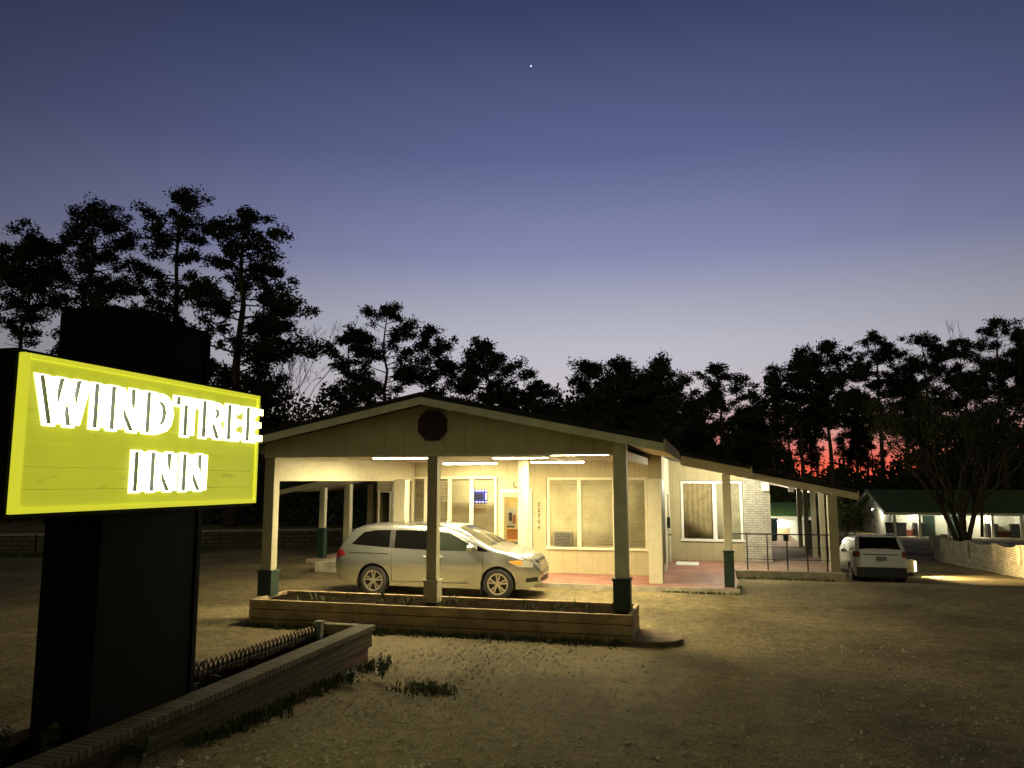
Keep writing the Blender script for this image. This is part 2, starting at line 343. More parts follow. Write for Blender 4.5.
def window(x0, x1, z0, z1, y, mulls=(), fw=.06, glass='glass', blind='blind', par=None, slat=.085, depth=.05, fmat='trim', drop=None, axis='x'):
    fr = MB(); d = depth
    fr.box(x0, x1, y-.03, y+d, z1-fw, z1); fr.box(x0-.03, x1+.03, y-.05, y+d, z0, z0+fw)
    for a in [x0, x1-fw] + [q-fw*.8 for q in mulls]: fr.box(a, a+fw*(1.6 if a not in (x0, x1-fw) else 1), y-.028, y+d-.002, z0+fw, z1-fw)
    f = fr.build('window', M[fmat], par or motel)
    g_ = MB(); g_.box(x0+fw, x1-fw, y+.02, y+.026, z0+fw, z1-fw); g_.build('pane', M[glass], f)
    if blind:
        b = MB(); z = z1-fw-.02; tl = 0
        while z > (drop if drop else z0+fw+.02):
            b.add([(x0+fw, y+.11, z), (x1-fw, y+.11, z), (x1-fw, y+.075+tl, z-slat*.86+random.uniform(-.004,.004)), (x0+fw, y+.075+tl, z-slat*.86)], [(0,1,2,3)]); z -= slat; tl = .02*math.sin(z*9)+random.uniform(-.008,.008)
        b.build('blind', M[blind], f)
    return f
FY0 = 21.9
wins = [(-8.74, -6.02, .82, 2.83), (-4.58, -1.68, .78, 2.80)]
door = (-5.98, -4.97, .12, 2.46)
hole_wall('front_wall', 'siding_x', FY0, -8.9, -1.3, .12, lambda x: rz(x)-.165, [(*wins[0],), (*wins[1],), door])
hole_wall('side_wall', 'siding_y', -1.45, 22.06, 26.39, .12, rz(-1.4)-.165, [(24.2, 25.3, .12, 2.3)], 'y')
hole_wall('side_wall', 'siding_y', -8.9, 22.06, 26.39, .12, rz(-8.5)-.165, [], 'y')
hole_wall('porch_wall', 'siding_x', 26.4, -1.3, 1.03, .12, lambda x: rz(x)-.165, [(-.98, 1.02, .72, 2.72)])
hole_wall('brick_wall', 'wbrick_x', 26.38, 1.03, 1.86, .12, lambda x: rz(x)-.165, [], th=.17)
hole_wall('side_wall', 'siding_y', 1.70, 26.56, 39.9, .12, rz(1.8)-.165, [], 'y')
hole_wall('porch_wall', 'siding_x', 26.4, -11.86, -11.28, .12, lambda x: rz(x)-.165, [(-11.81, -11.30, .12, 2.35)])
hole_wall('brick_wall', 'wbrick_x', 26.38, -11.28, -8.9, .12, lambda x: rz(x)-.165, [], th=.17)
hole_wall('back_wall', 'siding_x', 39.9, -11.86, 1.86, -.5, lambda x: rz(x)-.165, [])
hole_wall('side_wall', 'siding_y', -11.86, 26.56, 39.88, -.5, rz(-11.86)-.165, [], 'y')
# corner piers in front of the office
for x in (-1.40, -8.42):
    m = MB(); m.box(x-.17, x+.17, 20.25, 20.45, .12, 2.73); m.box(x-.19, x+.19, 20.46, 20.52, .12, 2.76); m.build('pier', M['trim'], motel)
m = MB(); m.box(-1.26, -1.22, 20.53, 21.8, .5, 2.70); m.build('shutter', M['plastic'], motel)
for (x0, x1, z0, z1), mu in zip(wins, ((-8.25, -7.5, -6.82), (-3.62, -2.62))):
    window(x0+.03, x1-.03, z0, z1, FY0, mu, .07, par=motel)
pw = window(-.96, 1.0, .74, 2.70, 26.4, (.12,), .08, 'gglass', None, fmat='trimw')
m = MB(); m.grid([[(x, 26.50+.012*math.sin(x*38), z) for x in np.linspace(-.9, .08, 60)] for z in (.8, 2.64)]); m.build('curtain', mat('tan_curtain', (.52,.45,.30), .9, var=.3, vscale=4), pw)
m = MB(); m.grid([[(x, 26.50, z+.012*math.sin(z*60)*0) for x in (.14, .94)] for z in (.8, 2.64)]); m.build('blind', M['blindg'], pw)
for q in ((-11.80, -11.31, .14, 2.33),):
    window(*q, 26.4, (), .04, 'glass', None, fmat='trim')
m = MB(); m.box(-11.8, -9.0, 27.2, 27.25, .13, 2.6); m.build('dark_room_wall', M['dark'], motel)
# door with its frame, glass and papers
dr = MB()
x0, x1, z0, z1 = door
dr.box(x0+.02, x0+.08, FY0-.03, FY0+.1, z0, z1); dr.box(x1-.08, x1-.02, FY0-.03, FY0+.1, z0, z1); dr.box(x0+.08, x1-.08, FY0-.03, FY0+.1, z1-.1, z1)
d_o = dr.build('door', M['trim'], motel)
m = MB(); a0, a1 = x0+.085, x1-.085
m.box(a0, a0+.07, FY0+.0, FY0+.05, z0+.02, z1-.12); m.box(a1-.07, a1, FY0+.0, FY0+.05, z0+.02, z1-.12); m.box(a0+.07, a1-.07, FY0+.0, FY0+.05, z1-.22, z1-.12); m.box(a0+.07, a1-.07, FY0, FY0+.05, z0+.02, z0+.28)
m.build('door_leaf', M['cream'], d_o)
m = MB(); m.box(a0+.07, a1-.07, FY0+.02, FY0+.027, z0+.28, z1-.22); m.build('pane', M['glass'], d_o)
def paper(x, z, w_, h_, col, nm='paper_notice', y=FY0+.04):
    q = MB(); q.box(x, x+w_, y, y+.006, z, z+h_); return q.build(nm, mat(nm, col, .7, var=.12, vscale=14), d_o)
paper(-5.76, 1.42, .30, .52, (.70,.66,.52)); paper(-5.70, 1.55, .10, .24, (.10,.06,.05), 'photo_notice', FY0+.032); paper(-5.58, 1.47, .09, .26, (.45,.14,.04), 'photo_notice', FY0+.032)
paper(-5.76, 1.36, .24, .05, (.06,.05,.04), 'dark_strip'); paper(-5.76, 1.02, .42, .30, (.62,.22,.04), 'orange_notice'); paper(-5.76, .62, .48, .32, (.03,.20,.22), 'teal_notice'); paper(-5.34, 1.25, .09, .48, (.68,.66,.55))
# vertical house number and the letter over the door
def text_mesh(ch, size, depth, bold=.0):
    c = bpy.data.curves.new('glyph', 'FONT'); c.body = ch; c.size = size; c.extrude = depth; c.offset = bold; c.align_x = 'CENTER'
    o = bpy.data.objects.new('glyph', c); COL.objects.link(o); dg = bpy.context.evaluated_depsgraph_get()
    me = bpy.data.meshes.new_from_object(o.evaluated_get(dg)); bpy.data.objects.remove(o); return me
nm_ = mat('bronze_numeral', (.06,.05,.03), .5, .3)
for i, ch in enumerate('22704'):
    me = text_mesh(ch, .17, .01); me.materials.append(nm_); o = bpy.data.objects.new('house_numeral', me); COL.objects.link(o)
    o.rotation_euler = (R(90), 0, 0); o.location = (-4.72+.0, FY0-.012, 1.98-.165*i); o.parent = motel; o.matrix_parent_inverse = Matrix.Translation(-motel.location)
    o.location.x = -4.80
me = text_mesh('U', .27, .01); me.materials.append(nm_); o = bpy.data.objects.new('letter', me); COL.objects.link(o); o.rotation_euler = (R(90),0,0); o.location = (-5.47, FY0-.012, 2.5); o.parent = motel; o.matrix_parent_inverse = Matrix.Translation(-motel.location)
# office interior
m = MB(); m.box(-8.55, -1.47, 25.0, 25.05, .12, 3.2); m.build('interior_wall', mat('interior_yellow', (.55,.42,.16), .8), motel)
m = MB(); m.box(-8.55, -1.47, 22.1, 24.98, 2.95, 2.99); m.build('interior_ceiling', M['ceiling'], motel)
il = thing('assumed_interior_light', 'assumed square lit ceiling light inside the office behind the glass door', 'light', (-5, 23.5, 2.95))  # assumed fixture behind the lit interior
m = MB(); m.box(-6.4, -3.9, 23.2, 23.8, 2.90, 2.945); m.build('diffuser', emis('office_diffuser', (1,.85,.5), 42), il)
m = MB(); m.box(-6.45, -3.85, 23.15, 23.85, 2.92, 2.948); m.build('frame', M['trimw'], il)
# porch slab, steps of the setting
m = MB(); m.box(-11.58, -9.03, 21.4, 23.80, -.2, .29); m.build('side_step', M['concrete'], motel)
slab = MB(); slab.box(-9.0, .62, 19.78, 26.37, -.3, .12, 0); slab.build('porch_floor', M['porchred'], motel)
m = MB(); m.box(-9.02, .62, 19.70, 19.778, -.3, .115); m.build('slab_edge', M['concrete'], motel)
m = MB(); M['walk'] = mat('walk_paint', (.30,.20,.15), .7, var=.25); m.box(.63, 3.62, 24.02, 40, -2.2, .11); m.build('walkway_floor', M['walk'], motel)
m = MB(); m.box(-13.2, -9.03, 23.9, 40, -1.4, .11); m.build('walkway_floor', M['walk'], motel)
m = MB(); m.box(.62, 3.64, 23.94, 24.017, -2.2, .105); m.build('slab_edge', M['concrete'], motel)
m = MB(); m.box(-13.22, -9.03, 23.82, 23.897, -1.4, .105); m.build('slab_edge', M['concrete'], motel)
# shutter, door on the right side wall with bar handle
m = MB(); m.box(-1.43, -1.37, 24.22, 25.28, .13, 2.28); sd = m.build('side_door', M['plastic'], motel)
m = MB(); m.box(-1.36, -1.20, 24.3, 24.34, 1.05, 1.09); m.box(-1.25, -1.20, 24.3, 24.7, 1.05, 1.09); m.build('handle', M['chrome'], sd)
m = MB(); m.box(-1.29, -1.20, 23.9, 24.05, 1.30, 1.62); m.build('mailbox', M['plastic'], motel)

# ------------------------------------------------------------------ lamps on the building
def ceiling_lamp(x0, x1, y, z, label, grp='fluorescent lights under the carport ceiling', flush=False):
    t = thing('ceiling_light', label, 'light', ((x0+x1)/2, y, z), 0, grp)
    m = MB(); hh = .012 if flush else .05; m.box(x0, x1, y-.16, y+.16, z-hh, z-.002); m.build('housing', M['trimw'], t)
    m = MB(); lo_ = .018 if flush else .075; m.prism([(y-.13, z-hh-.002), (y+.13, z-hh-.002), (y+.09, z-lo_), (y-.09, z-lo_)], 0, x0+.03, x1-.03); m.build('diffuser', M['tube'], t)
ceiling_lamp(-7.25, -5.7, 20.6, 3.24, 'long lit ceiling light left of the middle column near the office wall')
ceiling_lamp(-4.5, -3.1, 19.6, 3.24, 'lit ceiling light right of the middle column above the office door side')
ceiling_lamp(-7.7, -6.35, 16.9, 3.24, 'lit ceiling light over the rear of the parked minivan', flush=True)
ceiling_lamp(-4.9, -3.6, 17.4, 3.24, 'lit ceiling light over the front of the parked minivan', flush=True)
ceiling_lamp(-3.2, -1.95, 15.6, 3.24, 'added lit ceiling light close to the right front post of the carport', flush=True)  # added out of sight to brighten the ground on the right
ceiling_lamp(-7.5, -6.25, 15.4, 3.24, 'added lit ceiling light close to the left front post of the carport', flush=True)  # added out of sight to brighten the ground on the left
def wall_lamp(p, label, power, col=(1,.93,.7), size=.12, group=None, normal=(0,-1,0)):
    t = thing('assumed_wall_light', label, 'light', p, 0, group); x, y, z = p; nx, ny, _ = normal
    b = MB(); b.box(x-.11, x+.11, y-.11, y+.11, z-.14, z+.14); b.build('housing', M['trimw'], t, bevel=.01)
    cx, cy = x+nx*.16, y+ny*.16
    s = MB(); s.box(cx-.045, cx+.045, cy-.045, cy+.045, z-.12, z+.09); s.build('lamp_glass', emis('lit_lamp_glass', col, 14), t)
    l = bpy.data.lights.new('lamp', 'POINT'); l.energy = power; l.color = col; l.shadow_soft_size = .08
    lo = bpy.data.objects.new('lamp', l); COL.objects.link(lo); lo.location = (x+nx*.32, y+ny*.32, z-.02); adopt(lo, t)
m = MB(); m.box(1.60, 1.84, 26.18, 26.37, 2.38, 2.66); tag(m.build('junction_box', M['trimw'], bevel=.01), 'small white electrical box at the top right of the white brick porch wall', 'electrical box')
def soffit_lamp(x, y, z, power, label, col=(1,.92,.66)):
    t = thing('assumed_porch_light', label, 'light', (x, y, z), 0)
    b = MB(); b.box(x-.16, x+.16, y-.16, y+.16, z-.03, z+.0); b.build('base', M['trimw'], t)
    g = MB(); g.box(x-.12, x+.12, y-.12, y+.12, z-.075, z-.031); g.build('lamp_glass', emis('lit_porch_glass', col, 12), t)
    l = bpy.data.lights.new('lamp', 'POINT'); l.energy = power; l.color = col; l.shadow_soft_size = .12
    lo = bpy.data.objects.new('lamp', l); COL.objects.link(lo); lo.location = (x, y, z-.2); adopt(lo, t)
soffit_lamp(.55, 24.3, rz(.55)-.165, 430, 'assumed lit square light under the right porch roof near the big grey window')  # assumed fitting, read from the bright top of the porch wall
t = thing('added_yard_lamp', 'added unseen lamp on a pole in the courtyard behind the brick porch wall', 'lamp', (1.9, 43.2, -1.8))  # unseen lamp, added to brighten the green roof of the courtyard wing
m = MB(); m.tube([(1.9, 43.2, -1.9), (1.9, 43.2, 2.2)], .05); m.build('pole', M['blacktrim'], t)
m = MB(); m.lathe([(.0001, .1), (.2, .06), (.22, 0), (.0001, -.01)], 14, (1.9, 43.2, 2.3), 2); hd = m.build('lamp_head', M['trimw'], t)
l = bpy.data.lights.new('lamp', 'POINT'); l.energy = 900; l.color = (1,.90,.6); l.shadow_soft_size = .15
lo = bpy.data.objects.new('lamp', l); COL.objects.link(lo); lo.location = (1.9, 43.2, 2.05); adopt(lo, t)
wall_lamp((-9.1, 26.26, 2.5), 'assumed wall light on the brick at the left porch behind the minivan', 220, (1,.92,.66))  # assumed lamp for the bright left posts and soffit

# railing
t = thing('railing', 'thin dark metal railing along the porch edge right of the green post', 'railing', (2, 24.1, .11))
m = MB(); m.tube([(.55, 24.15, 1.15), (3.28, 24.15, 1.15)], .018); m.build('top_rail', M['blacktrim'], t)
m = MB()
for z in (.42, .78): m.tube([(.95, 24.15, z), (3.28, 24.15, z)], .008)
m.build('lower_rail', M['blacktrim'], t)
for x in (1.0, 1.57, 2.12, 2.67, 3.2):
    m = MB(); m.tube([(x, 24.15, .11), (x, 24.15, 1.15)], .018); m.build('baluster', M['blacktrim'], t)
# things on the porch
m = MB(); m.box(-1.12, -.42, 24.75, 25.75, .122, .14); tag(m.build('doormat', mat('pale_mat', (.62,.64,.58), .9, var=.15, bump=.5, bscale=80), bevel=.005), 'pale flat doormat on the red porch floor below the big grey window', 'doormat')
# OPEN-style blue LED board
t = thing('window_sign', 'blue rectangular light board with white dots hung inside the left office window', 'sign', (-6.55, 21.98, 2.35))
m = MB(); m.box(-6.90, -6.36, 21.935, 21.96, 2.05, 2.45); m.build('board', mat('blue_board', (.01,.015,.30), .4, var=.1, emit=(.05,.08,1), estr=.13), t)
m = MB(); m.box(-6.78, -6.48, 21.928, 21.934, 2.16, 2.34); m.build('dark_centre', mat('navy_centre', (.006,.008,.05), .5), t)
for i in range(6):
    for z in (2.075, 2.40):
        m = MB(); x = -6.88+.095*i; m.box(x, x+.035, 21.926, 21.934, z, z+.03); m.build('light_dot', emis('white_dot', (.9,.92,1), 1.3), t)
for z in (2.16, 2.23, 2.30):
    for x in (-6.89, -6.405):
        m = MB(); m.box(x, x+.03, 21.926, 21.934, z, z+.035); m.build('light_dot', emis('white_dot', (.9,.92,1), 1.3), t)
m = MB(); m.box(-6.78, -6.42, 21.985, 22.0, 1.80, 2.08); tag(m.build('notice_board', mat('brown_notice', (.40,.22,.08), .8)), 'brown notice card below the blue light board in the left office window', 'notice')
t = thing('air_conditioner', 'grey window air conditioner grille low in the left pane of the right office window', 'air conditioner', (-4.1, 21.86, .86))
m = MB(); m.box(-4.36, -3.84, 21.84, 22.02, .87, 1.27); m.build('case', mat('grey_case', (.22,.21,.16), .6), t)
m = MB()
for k in range(9): m.box(-4.33, -3.87, 21.825, 21.838, .89+.04*k, .91+.04*k)
m.build('grille', mat('dark_grille', (.05,.05,.04), .5), t)
m = MB(); m.box(-3.05, -1.76, 22.03, 22.3, .86, 1.02); tag(m.build('bench_back', mat('red_brown_wood', (.26,.06,.03), .6, var=.2)), 'red brown bench back seen low inside the right office window', 'bench')

# ------------------------------------------------------------------ timber planter under the carport front
t = thing('timber_planter', 'long low planter of weathered timber planks along the carport front', 'planter', (-5, 13.9, 0))
m = MB()
def planks(x0, x1, y0, y1, z0, n, h, gap=.014):
    for k in range(n): m.box(x0, x1, y0+random.uniform(-.006,.006), y1, z0+k*h, z0+(k+1)*h-gap)
random.seed(4)
for a, b in ((-8.62, -6.35), (-6.345, -3.9), (-3.895, -1.34)): planks(a, b, 13.42, 13.50, -.06, 3, .175)
m.build('front_boards', M['timber'], t, bevel=.006)
m = MB(); planks(-8.62, -6.2, 14.66, 14.74, -.06, 3, .175); planks(-6.195, -3.5, 14.66, 14.74, -.06, 3, .175); planks(-3.495, -1.34, 14.66, 14.74, -.06, 3, .175); m.build('back_boards', M['timber'], t, bevel=.006)
m = MB(); planks(-8.62, -8.54, 13.51, 14.655, -.06, 3, .175); m.build('end_board', M['timber'], t, bevel=.006)
m = MB(); planks(-1.42, -1.34, 13.51, 14.655, -.06, 3, .175); m.build('end_board', M['timber'], t, bevel=.006)
m = MB(); m.grid([[(x, y, .385+random.uniform(-.025,.02)) for x in np.linspace(-8.53, -1.43, 40)] for y in np.linspace(13.505, 14.655, 8)]); m.build('soil', M['soil'], t)
# concrete kerb end by the planter
m = MB(); pts = [(-1.33, 13.15), (-.85, 13.2), (-.62, 13.35), (-.52, 13.6), (-.55, 13.85), (-.75, 14.15), (-1.33, 14.3)]
m.prism(pts, 2, -.05, .085); tag(m.build('kerb_end', mat('stained_kerb', (.17,.12,.08), .95, var=.4, vscale=4, bump=.4), bevel=.02), 'rounded low concrete kerb end on the asphalt at the right end of the timber planter', 'kerb')
# grass and weeds
def blades(mb, x, y, z, n, h, sp, wd=.012):
    for _ in range(n):
        a = random.uniform(0, 6.283); r = abs(random.gauss(0, sp)); bx, by = x+r*math.cos(a), y+r*math.sin(a)
        hh = h*random.uniform(.4, 1.1); la = random.uniform(0, 6.283); le = hh*random.uniform(.15, .8)
        px, py = math.cos(la+1.57)*wd, math.sin(la+1.57)*wd
        mx, my = bx+math.cos(la)*le*.35, by+math.sin(la)*le*.35; tx, ty = bx+math.cos(la)*le, by+math.sin(la)*le
        mb.add([(bx-px,by-py,z),(bx+px,by+py,z),(mx+px*.8,my+py*.8,z+hh*.6),(mx-px*.8,my-py*.8,z+hh*.6),(tx,ty,z+hh)], [(0,1,2,3),(3,2,4)])
gb = MB()
for _ in range(420):
    x = random.uniform(-8.5, -1.5); y = 13.36-abs(random.gauss(0,.16)); blades(gb, x, y, float(hg(x,y))-.01, 5, random.uniform(.03,.12), .05)
for _ in range(60):
    x = random.uniform(-8.4, -1.5); blades(gb, x, random.uniform(13.55, 14.6), .385, 4, .16, .03)
for _ in range(260):                                 # along the foot of the brick planter
    y = random.uniform(6.5, 10.8); x = -4.8+abs(random.gauss(0,.12)); blades(gb, x, y, float(hg(x,y))-.01, 5, random.uniform(.03,.14), .05)
for _ in range(70):
    x = random.uniform(.3, 3.4); y = 23.9-abs(random.gauss(0,.08)); blades(gb, x, y, float(hg(x,y))-.01, 5, .1, .05)
for _ in range(60):
    x = random.uniform(-1.2, .6); y = 19.66-abs(random.gauss(0,.04)); blades(gb, x, y, -.01, 4, .07, .04)
for _ in range(60):
    x, y = random.gauss(-3.5,.2), random.gauss(9.3,.13); blades(gb, x, y, float(hg(x,y))-.01, 5, .09, .06)
tag(gb.build('grass_tufts', M['grass']), 'thin weeds and grass at the feet of the planters and porch', 'grass', kind='stuff')
def weed(x, y, z, h, n, label, seed):
    random.seed(seed); t = thing('weed', label, 'plant', (x, y, z)); b = MB(); st = MB()
    for _ in range(n):
        a = random.uniform(0, 6.283); l = h*random.uniform(.5, 1); sp = random.uniform(.1,.55)
        tip = Vector((x+math.cos(a)*l*sp, y+math.sin(a)*l*sp, z+l)); st.tube([(x,y,z), ((x*2+tip.x)/3, (y*2+tip.y)/3, z+l*.5), tip], [.005,.004,.002], 4)
        for k in range(16):
            f = random.uniform(.3, 1); c = Vector((x,y,z)).lerp(tip, f); d = Vector((random.gauss(0,1), random.gauss(0,1), random.gauss(.2,.6))).normalized()*random.uniform(.04,.09)
            s_ = d.cross(Vector((0,0,1))).normalized()*.016; b.add([c, c+d*.5+s_, c+d, c+d*.5-s_], [(0,1,2,3)])
    b.build('leaves', M['leafg'], t); st.build('stem', M['leafg'], t)
weed(-4.25, 9.75, float(hg(-4.25, 9.75)), .36, 16, 'bushy green weed growing in the asphalt at the far corner of the brick planter', 1)
weed(-4.5, 9.35, float(hg(-4.5, 9.35)), .22, 12, 'low spreading weed against the side of the brick planter', 2)
weed(-5.6, 5.25, .42, .34, 14, 'weed at the near foot of the black sign tower in the brick planter', 3)
weed(-5.35, 5.5, .42, .26, 10, 'small weed beside the tower behind the brick cap', 7)
weed(.62, 19.9, .0, .18, 10, 'small dark weed at the foot of the green porch post', 5)
weed(-4.78, 5.9, .28, .30, 9, 'faint weed on the outer face of the brick planter near the camera', 8)

# ------------------------------------------------------------------ brick planter and roadside sign
bp = thing('brick_planter', 'long brick planter with a rowlock cap around the foot of the black sign tower', 'planter', (-5.4, 8, 0))
M['brickside'] = brick('aged_brick', (.075,.065,.035), (.11,.09,.05), (.055,.048,.032), 'Y', .21, .075)
M['brickcap'] = brick('cap_brick', (.19,.17,.11), (.12,.105,.065), (.035,.03,.02), 'Y', .075, 3.0, .01)
M['brickred'] = brick('red_foot_brick', (.20,.085,.05), (.16,.075,.05), (.10,.08,.06), 'Y', .21, .075)
m = MB(); m.box(-5.08, -4.87, 3.2, 10.78, .30, .52); m.box(-5.08, -4.87, 3.2, 9.9, -.1, .298); m.build('brick_side', M['brickside'], bp)
m = MB(); m.box(-5.06, -4.90, 9.905, 10.72, -.1, .297); m.build('brick_foot', M['brickred'], bp)
m = MB(); m.box(-5.11, -4.84, 3.2, 10.83, .523, .60); m.build('cap', M['brickcap'], bp, bevel=.01)
m = MB(); m.prism([(-6.27,3.2),(-6.03,3.2),(-5.62,10.9),(-5.86,10.9)], 2, -.1, .54); m.build('far_side', M['timber'], bp, bevel=.01)
m = MB(); m.box(-5.855, -5.115, 10.79, 10.95, -.1, .58); m.build('end_wall', M['timber'], bp, bevel=.01)
m = MB(); random.seed(9); m.grid([[(x + (y-3.2)*(.05 if x < -5.5 else 0), y, .43+random.uniform(-.03,.03)) for x in np.linspace(-6.02, -5.09, 9)] for y in np.linspace(3.2, 10.78, 60)]); m.build('soil', M['soil'], bp)
# wire edging fence
wf = thing('wire_edging', 'dark looped wire edging fence standing in the brick planter', 'garden edging', (-5.6, 9, .45))
m = MB()
for k in range(40):
    y = 7.3+.085*k; x = -5.78+(y-7.3)*.055
    m.tube([(x, y, .43), (x, y+.0, .58), (x+.01, y+.035, .63), (x, y+.07, .58), (x, y+.085, .43)], .008, 5)
m.tube([(-5.78, 7.3, .50), (-5.59, 10.7, .50)], .007, 5)
m.build('wire_loops', mat('dark_wire', (.012,.016,.01), .6), wf)
m = MB(); m.box(-5.62, -5.53, 10.45, 10.54, .42, .66); m.box(-5.64, -5.51, 10.43, 10.56, .662, .68); tag(m.build('stake', mat('pale_stake', (.30,.32,.24), .8), bevel=.004), 'short pale wooden stake at the far end of the wire edging', 'stake')
t = thing('dead_plant', 'dark dead leafy plant beside the black sign tower', 'plant', (-5.5, 7.4, .43)); random.seed(12); b = MB()
for _ in range(180):
    c = Vector((random.gauss(-5.5,.11), random.gauss(7.45,.14), .45+abs(random.gauss(0,.10)))); d = Vector((random.gauss(0,1), random.gauss(0,1), random.gauss(.3,.7))).normalized()*random.uniform(.06,.18); s_ = d.cross(Vector((0,0,1))).normalized()*.02
    b.add([c, c+d*.5+s_, c+d, c+d*.5-s_], [(0,1,2,3)])
b.build('leaves', mat('dead_leaf', (.03,.026,.018), .9), t)

sg = thing('roadside_sign', 'lit yellow sign reading WINDTREE INN on a black boxed tower', 'sign', (-5.4, 6.3, .43))
m = MB(); m.box(-5.74, -5.12, 5.69, 7.02, .30, 4.24); tw = m.build('tower', M['black'], sg, bevel=.012)
m = MB(); m.box(-5.725, -5.135, 5.705, 7.005, 4.243, 4.275)
m.build('tower_cap', M['black'], tw)
m = MB()
for (x, y) in ((-5.13, 5.68), (-5.13, 6.98)): m.box(x-.03, x+.022, y-.012, y+.05, .30, 4.24)
m.build('corner_trim', M['black'], tw)
SX = -4.60; SY0, SY1, SZ0, SZ1 = 4.27, 7.18, 2.475, 3.59
cab = MB(); cab.box(-5.115, SX-.03, SY0-.03, SY1+.03, SZ0-.04, SZ1+.03); cab = cab.build('cabinet', M['black'], sg, bevel=.008)
cab2 = MB(); cab2.box(-6.2, -5.745, SY0-.03, SY1+.03, SZ0-.04, SZ1+.03); cab2.build('cabinet', M['black'], sg, bevel=.008)
YEL = (.60,.62,.03)
def panel_mat():
    m = mat('yellow_sign_face', YEL, .45, var=.10, vscale=1.3, emit=(.60,.63,.03), estr=.66); t = m.node_tree; p = t.nodes['Principled BSDF']
    src = p.inputs['Base Color'].links[0].from_socket
    n = N(m, 'ShaderNodeTexNoise'); n.inputs['Scale'].default_value = 9; n.inputs['Detail'].default_value = 8; n.inputs['Roughness'].default_value = .75
    tcn = N(m, 'ShaderNodeTexCoord'); mp = N(m, 'ShaderNodeMapping'); mp.inputs['Scale'].default_value = (1, .35, 1.6); t.links.new(tcn.outputs['Object'], mp.inputs[0]); t.links.new(mp.outputs[0], n.inputs['Vector'])
    r = N(m, 'ShaderNodeValToRGB'); e = r.color_ramp.elements; e[0].position = .29; e[0].color = (.70,.68,.55,1); e[1].position = .42; e[1].color = (1,1,1,1); t.links.new(n.outputs['Fac'], r.inputs[0])
    x = N(m, 'ShaderNodeMix', data_type='RGBA', blend_type='MULTIPLY'); x.inputs[0].default_value = 1; t.links.new(src, x.inputs[6]); t.links.new(r.outputs[0], x.inputs[7])
    t.links.new(x.outputs[2], p.inputs['Base Color']); t.links.new(x.outputs[2], p.inputs['Emission Color']); return m
m = MB(); zs = [SZ0+.03, 2.64, 2.80, 2.965, 3.13, SZ1-.03]
for a, b in zip(zs, zs[1:]): m.box(SX-.028, SX, SY0+.03, SY1-.03, a+.0012, b-.0012)
panel = m.build('face_panel', panel_mat(), cab)
frm = emis('yellow_sign_frame', (.80,.80,.04), .74)
m = MB(); F = .018
m.box(SX-.03, SX+F, SY0, SY0+.055, SZ0, SZ1); m.box(SX-.03, SX+F, SY1-.03, SY1, SZ0, SZ1); m.box(SX-.03, SX+F, SY0+.056, SY1-.031, SZ1-.035, SZ1); m.box(SX-.03, SX+F, SY0+.056, SY1-.031, SZ0, SZ0+.035)
m.build('face_frame', frm, cab)
# channel letters: outlines in a unit box (x right, y up); nearest letter first along +Y
GL = {'I': [[(0,0),(1,0),(1,1),(0,1)]],
 'W': [[(0,1),(.2,0),(.40,0),(.5,.52),(.60,0),(.80,0),(1,1),(.78,1),(.69,.38),(.585,1),(.415,1),(.31,.38),(.22,1)]],
 'N': [[(0,0),(.29,0),(.29,.55),(.69,0),(1,0),(1,1),(.71,1),(.71,.45),(.31,1),(0,1)]],
 'T': [[(.34,0),(.66,0),(.66,.80),(1,.80),(1,1),(0,1),(0,.80),(.34,.80)]],
 'E': [[(0,0),(1,0),(1,.19),(.38,.19),(.38,.41),(.88,.41),(.88,.59),(.38,.59),(.38,.81),(1,.81),(1,1),(0,1)]],
 'D': [[(0,0),(.48,0),(.72,.05),(.90,.2),(1,.5),(.90,.8),(.72,.95),(.48,1),(0,1)], [(.30,.2),(.30,.8),(.5,.79),(.62,.7),(.68,.5),(.62,.3),(.5,.21)]],
 'R': [[(0,0),(.30,0),(.30,.37),(.44,.37),(.68,0),(1,0),(.72,.42),(.90,.53),(.95,.70),(.90,.87),(.74,.97),(.56,1),(0,1)], [(.30,.54),(.30,.82),(.52,.82),(.64,.77),(.66,.68),(.62,.58),(.50,.54)]]}
LW = emis('white_letter_face', (1,.95,.30), 13.0); LS = mat('grey_letter_return', (.27,.29,.26), .7, var=.1); LBK = emis('letter_back_bloom', (1,1,.8), 2.5); LB = emis('bloom_outline_glow', (1,1,.93), 1.15)  # LB outlines and LBK backs glow to imitate bloom round the letters
def curve_letter(ch, y0, y1, z0, z1, ext, off):
    c = bpy.data.curves.new('letter', 'CURVE'); c.dimensions = '2D'; c.fill_mode = 'BOTH'; c.extrude = ext; c.offset = off
    for sp in GL[ch]:
        q = c.splines.new('POLY'); q.points.add(len(sp)-1); q.use_cyclic_u = True
        for p, (u, v) in zip(q.points, sp): p.co = (y0+u*(y1-y0), z0+v*(z1-z0), 0, 1)
    o = bpy.data.objects.new('letter', c); COL.objects.link(o); dg = bpy.context.evaluated_depsgraph_get()
    me = bpy.data.meshes.new_from_object(o.evaluated_get(dg)); bpy.data.objects.remove(o); return me
nlet = 0
